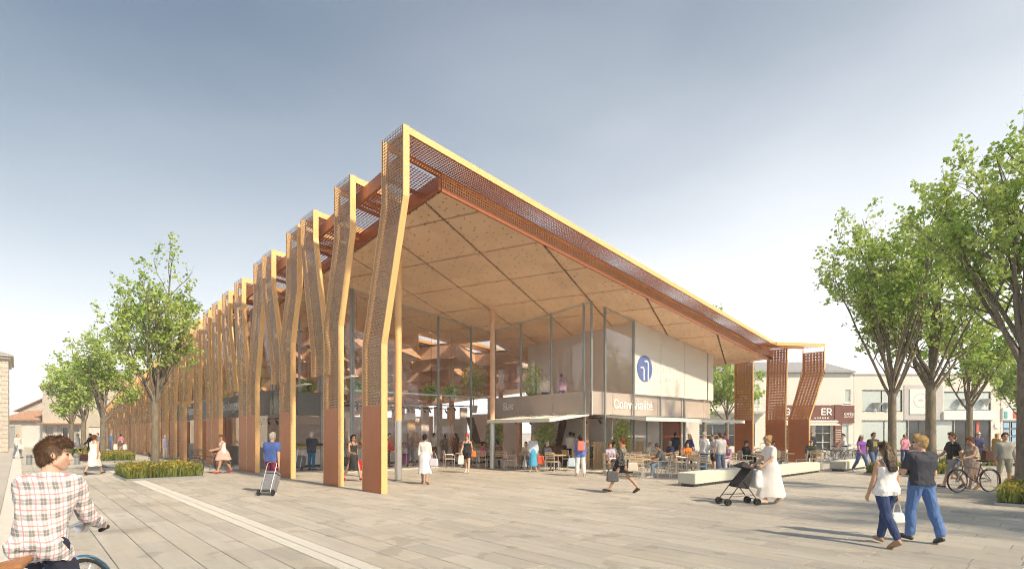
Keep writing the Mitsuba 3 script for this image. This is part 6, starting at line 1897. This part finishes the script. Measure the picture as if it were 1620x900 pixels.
with_chair('person in a cream top sitting behind the tall round column', 10.95, 5.35, 215, 1.70, 'f', top='tee', top_c=(.66, .58, .46), sleeve=.7, bot_c=GREY, hair='bob', hair_c='brown', fine=0)
with_chair('man in a brown jacket sitting at the back of the bar terrace', 9.9, 6.3, 60, 1.76, 'm', top='coat', top_c=(.20, .11, .06), sleeve=1.9, bot_c=DJEAN, hair_c='dark', fine=0, hem=-.1)
with_chair('woman in a teal top sitting inside the corner room', 13.95, 3.55, 160, 1.68, 'f', top='tee', top_c=(.05, .32, .34), sleeve=.7, bot_c=BLACK, hair='tail', hair_c='brown', fine=0)
with_chair('man in a navy polo shirt sitting by the beige wall', 16.4, .55, 150, 1.78, 'm', top='tee', top_c=(.035, .05, .16), sleeve=.65, bot_c=BEIGE, hair_c='grey', skin='tan', fine=0)
with_chair('woman in an orange top sitting behind the three standing men', 15.5, -.85, 215, 1.68, 'f', top='tee', top_c=(.70, .24, .05), sleeve=.5, bot_c=DJEAN, hair='long', hair_c='dark', skin='tan', fine=0)
with_chair('man in a white shirt sitting between the pairs of copper legs', 20.1, -2.85, 305, 1.76, 'm', top='shirt', top_c=WHITE, sleeve=1.6, bot_c=GREY, hair_c='brown', fine=0)

# standing round the terrace
P('blond woman in navy carrying a white tote by the red door', 8.75, 26.5, 200, 1.74, 'f', 'walk', top='shirt', top_c=(.04, .05, .20), sleeve=.9, bot_c=BLACK, hair='long', hair_c='blond', fine=0)
handbag('white tote bag of the blond woman in navy', (8.98, 26.3, .95), (.46, .16, .46), (.76, .76, .78), strap=.14)
inside('man in a navy jacket in front of the red door', 19.9, 2.4, 60, 1.78, 'm', 'talk', top='shirt', top_c=(.03, .04, .10), sleeve=1.9, bot_c=BLACK, hair_c='black', fine=0)
P('man in a white sweater and blue jeans standing behind the first bench', 8.18, 22.9, 20, 1.82, 'm', 'talk', top='loose', top_c=(.76, .76, .76), sleeve=1.9, bot_c=(.09, .18, .34), hair_c='grey', skin='tan', fine=1)
P('person in a pale blue shirt and dark shorts in the group behind the first bench', 8.80, 23.5, 180, 1.70, 'f', 'talk', top='tee', top_c=(.50, .52, .62), sleeve=.7, bottom='shorts', bot_c=BLACK, hair='short', hair_c='brown', fine=0)
P('man in a light grey shirt and jeans seen from behind by the first bench', 8.72, 22.5, 110, 1.78, 'm', 'stand', top='loose', top_c=(.44, .45, .46), sleeve=.65, bot_c=(.13, .19, .29), hair_c='brown', fine=1, fat=1.08)
P('woman in a pink cardigan and grey dress standing under the canopy end', 11.1, 28.0, 262, 1.74, 'f', 'talk', top='shirt', top_c=(.66, .08, .26), sleeve=1.8, bottom='dress', bot_c=(.22, .23, .24), len_=.66, wide=.19, hair='tail', hair_c='auburn', hat=('cap', (.4, .08, .15)), fine=0)
P('man in a dark suit standing between the copper legs in front of the shops', 22.6, 40.5, 240, 1.80, 'm', 'stand', top='coat', top_c=(.05, .055, .075), sleeve=1.9, bot_c=BLACK, hair_c='auburn', fine=0, hem=-.12)
P('person in grey next to the man in the dark suit in front of the shops', 21.2, 41.0, 300, 1.70, 'f', 'stand', top='shirt', top_c=(.34, .34, .36), sleeve=1.8, bot_c=GREY, hair='bun', hair_c='dark', fine=0)

# right side of the square
P('woman in a purple top and jeans with a white cap walking towards the viewer', 15.33, 23.6, 275, 1.68, 'f', 'walk', top='tee', top_c=(.24, .09, .46), sleeve=.3, bot_c=(.10, .15, .32), hair='long', hair_c='auburn', hat=('cap', (.66, .64, .66)), skin='tan', shoe_c=(.6, .6, .6), fine=1)
P('man in a dark printed tee shirt walking next to the woman in purple', 15.85, 23.6, 272, 1.80, 'm', 'walk2', top='tee', top_c=(.06, .06, .065), sleeve=.65, bot_c=(.10, .16, .30), hair_c='brown', glasses=True, skin='tan', shoe_c=(.6, .6, .6), fine=1,
  top_fn=lambda v, c: np.where(((np.abs(v[:, 0]) < .085) & (v[:, 1] > .06) & (np.abs(v[:, 2] - 1.28) < .11) & (meshkit.noise(v * 30, 9) > .45))[:, None], np.array([[.50, .40, .14]]), c))
P('woman in a pink shirt and jeans holding a phone to her ear', 20.67, 28.3, 262, 1.70, 'f', 'phone', top='shirt', top_c=(.70, .30, .42), sleeve=.9, bot_c=DJEAN, hair='bun', hair_c='auburn', glasses=True, skin='tan', fine=0)
P('woman in a navy sleeveless dress facing the man in the black tee shirt', 16.9, 20.6, 330, 1.72, 'f', 'stand', top='tee', top_c=(.05, .08, .18), sleeve=.3, bottom='dress', bot_c=(.05, .08, .18), len_=.56, wide=.21, flare=.04, hair='bun', hair_c='auburn', skin='tan', shoe_c=(.4, .25, .18), fine=1)
P('man in a black tee shirt and grey shorts with a white bag strap', 13.85, 16.9, 168, 1.80, 'm', 'walk', top='tee', top_c=(.022, .022, .024), sleeve=.6, bottom='shorts', bot_c=(.27, .27, .29), hair_c='brown', hair='messy', skin='tan', fine=1, len_=.98)
kx = np.array([13.85, 16.9]); put('bag_strap', 'white bag strap across the man in the black tee shirt', 'strap', [('band', tube([(13.72, 16.76, 1.46), (13.80, 16.72, 1.30), (13.93, 16.74, 1.10), (13.98, 16.80, .98)], .017, 5), (.72, .72, .70))])
wk = P('woman in a beige print dress pushing the brown bicycle', 14.15, 16.5, 184, 1.66, 'f', 'push', top='tank', top_c=(.50, .42, .35), sleeve=0, bottom='dress', bot_c=(.48, .38, .32), len_=.62, wide=.19, flare=.04, hair='bun', hair_c='auburn', skin='tan', shoe_c=(.35, .2, .12), fine=1, nod=12,
       top_fn=lambda v, c: c * np.where((meshkit.noise(v * 40, 2) > .55)[:, None], 1.2, .72))
handbag('brown leather backpack of the woman pushing the bicycle', (14.55, 16.45, 1.30), (.30, .18, .34), (.10, .05, .04), strap=.1)
bicycle('brown town bicycle pushed by the woman in the beige dress', place((13.66, 15.9), 187 - 90), 'bike_brown', guard='bike_brown')
P('man in a navy shirt with a white cap near the dark shop window', 25.5, 29.4, 250, 1.80, 'm', 'stroll', top='shirt', top_c=(.07, .08, .20), sleeve=.9, bot_c=(.16, .22, .34), hat=('cap', (.72, .72, .72)), hair_c='brown', fine=0)
P('person in a mustard coat pushing a pushchair past the agency window', 25.9, 28.8, 350, 1.76, 'm', 'push', top='coat', top_c=(.48, .26, .05), sleeve=1.9, bot_c=(.16, .15, .15), hair_c='blond', hair='bob', fine=0)
pushchair('dark pushchair pushed by the person in the mustard coat', 26.9, 28.5, 350, 'fabric_black', (.60, .50, .15))
P('child in a yellow top with a pink hat beside the dark pushchair', 27.0, 29.4, 200, 1.12, 'f', 'stand', top='tee', top_c=(.66, .56, .16), sleeve=.7, bot_c=(.60, .52, .30), hat=('cap', (.70, .22, .36)), hair_c='blond', fine=0)
P('man in a grey open shirt and camouflage shorts beside the grey barked tree', 15.85, 17.3, 250, 1.78, 'm', 'stand', top='shirt', top_c=(.34, .34, .32), sleeve=1.2, bottom='shorts', bot_c=(.30, .30, .24), len_=.98, hair_c='brown', skin='tan', fine=1)

# bicycles parked by the shops, one being ridden
G2 = 'bicycles parked by the shops'
for n, (x, y, a, c, lab) in enumerate(((19.6, 33.2, 150, 'bike_black', 'black bicycle parked first behind the outermost copper leg'), (20.5, 33.6, 164, 'bike_cream', 'cream bicycle parked next to the black one by the shops'), (21.3, 33.9, 20, 'bike_green', 'green bicycle parked third by the shops'), (22.9, 34.3, 172, 'bike_black', 'black bicycle parked nearest the modern shop building'), (18.0, 38.0, 160, 'bike_cream', 'cream bicycle between the copper legs, in front of the dark shop window'))):
    k = bicycle(lab, place((x, y), a - 90), c)
    labels[k]['group'] = G2
rk = thing('bicycle_rack', 'low steel hoop rack holding the bicycles by the shops', 'bicycle rack')
for n in range(6): obj(rk, 'hoop', tube([(19.3 + n * .75, 33.5 + n * .16, 0), (19.3 + n * .75, 33.5 + n * .16, .6)] + arc((19.3 + n * .75 + .2, 33.5 + n * .16, .6), .2, 180, 0, 7) + [(19.7 + n * .75, 33.5 + n * .16, 0)], .022, 7), 'steel_light', None, 40)
obj(rk, 'rail', tube([(19.1, 33.46, .02), (23.6, 34.4, .02)], .02, 6), 'steel_light')
P('woman in a white top and blue shorts riding past the parked bicycles', 21.9, 35.4, 172, 1.70, 'f', 'stand', top='tee', top_c=WHITE, sleeve=.5, bottom='shorts', bot_c=(.24, .32, .48), hair='tail', hair_c='dark', skin='tan', fine=0, sit=.88, lean=10, hip=(50, 20), knee=(70, 24), sh=(46, 46), el=(14, 14))
bicycle('white bicycle ridden by the woman in the white top past the shops', place((21.9, 35.4), 172 - 90), 'bike_cream')
# ------------------------------------------------------------------ summer haze over the whole square
scene['haze_air'] = dict(type='homogeneous', albedo={'type': 'rgb', 'value': [.95, .95, .955]}, sigma_t=0.0011)
labels['haze'] = dict(kind='stuff', label='thin bright summer haze filling the air over the square')
scene['haze'] = dict(type='cube', to_world=T().translate([0, 210, 14.5]).scale([520, 330, 16.0]), bsdf={'type': 'null'}, interior={'type': 'ref', 'id': 'haze_air'})
scene['camera']['medium'] = {'type': 'ref', 'id': 'haze_air'}
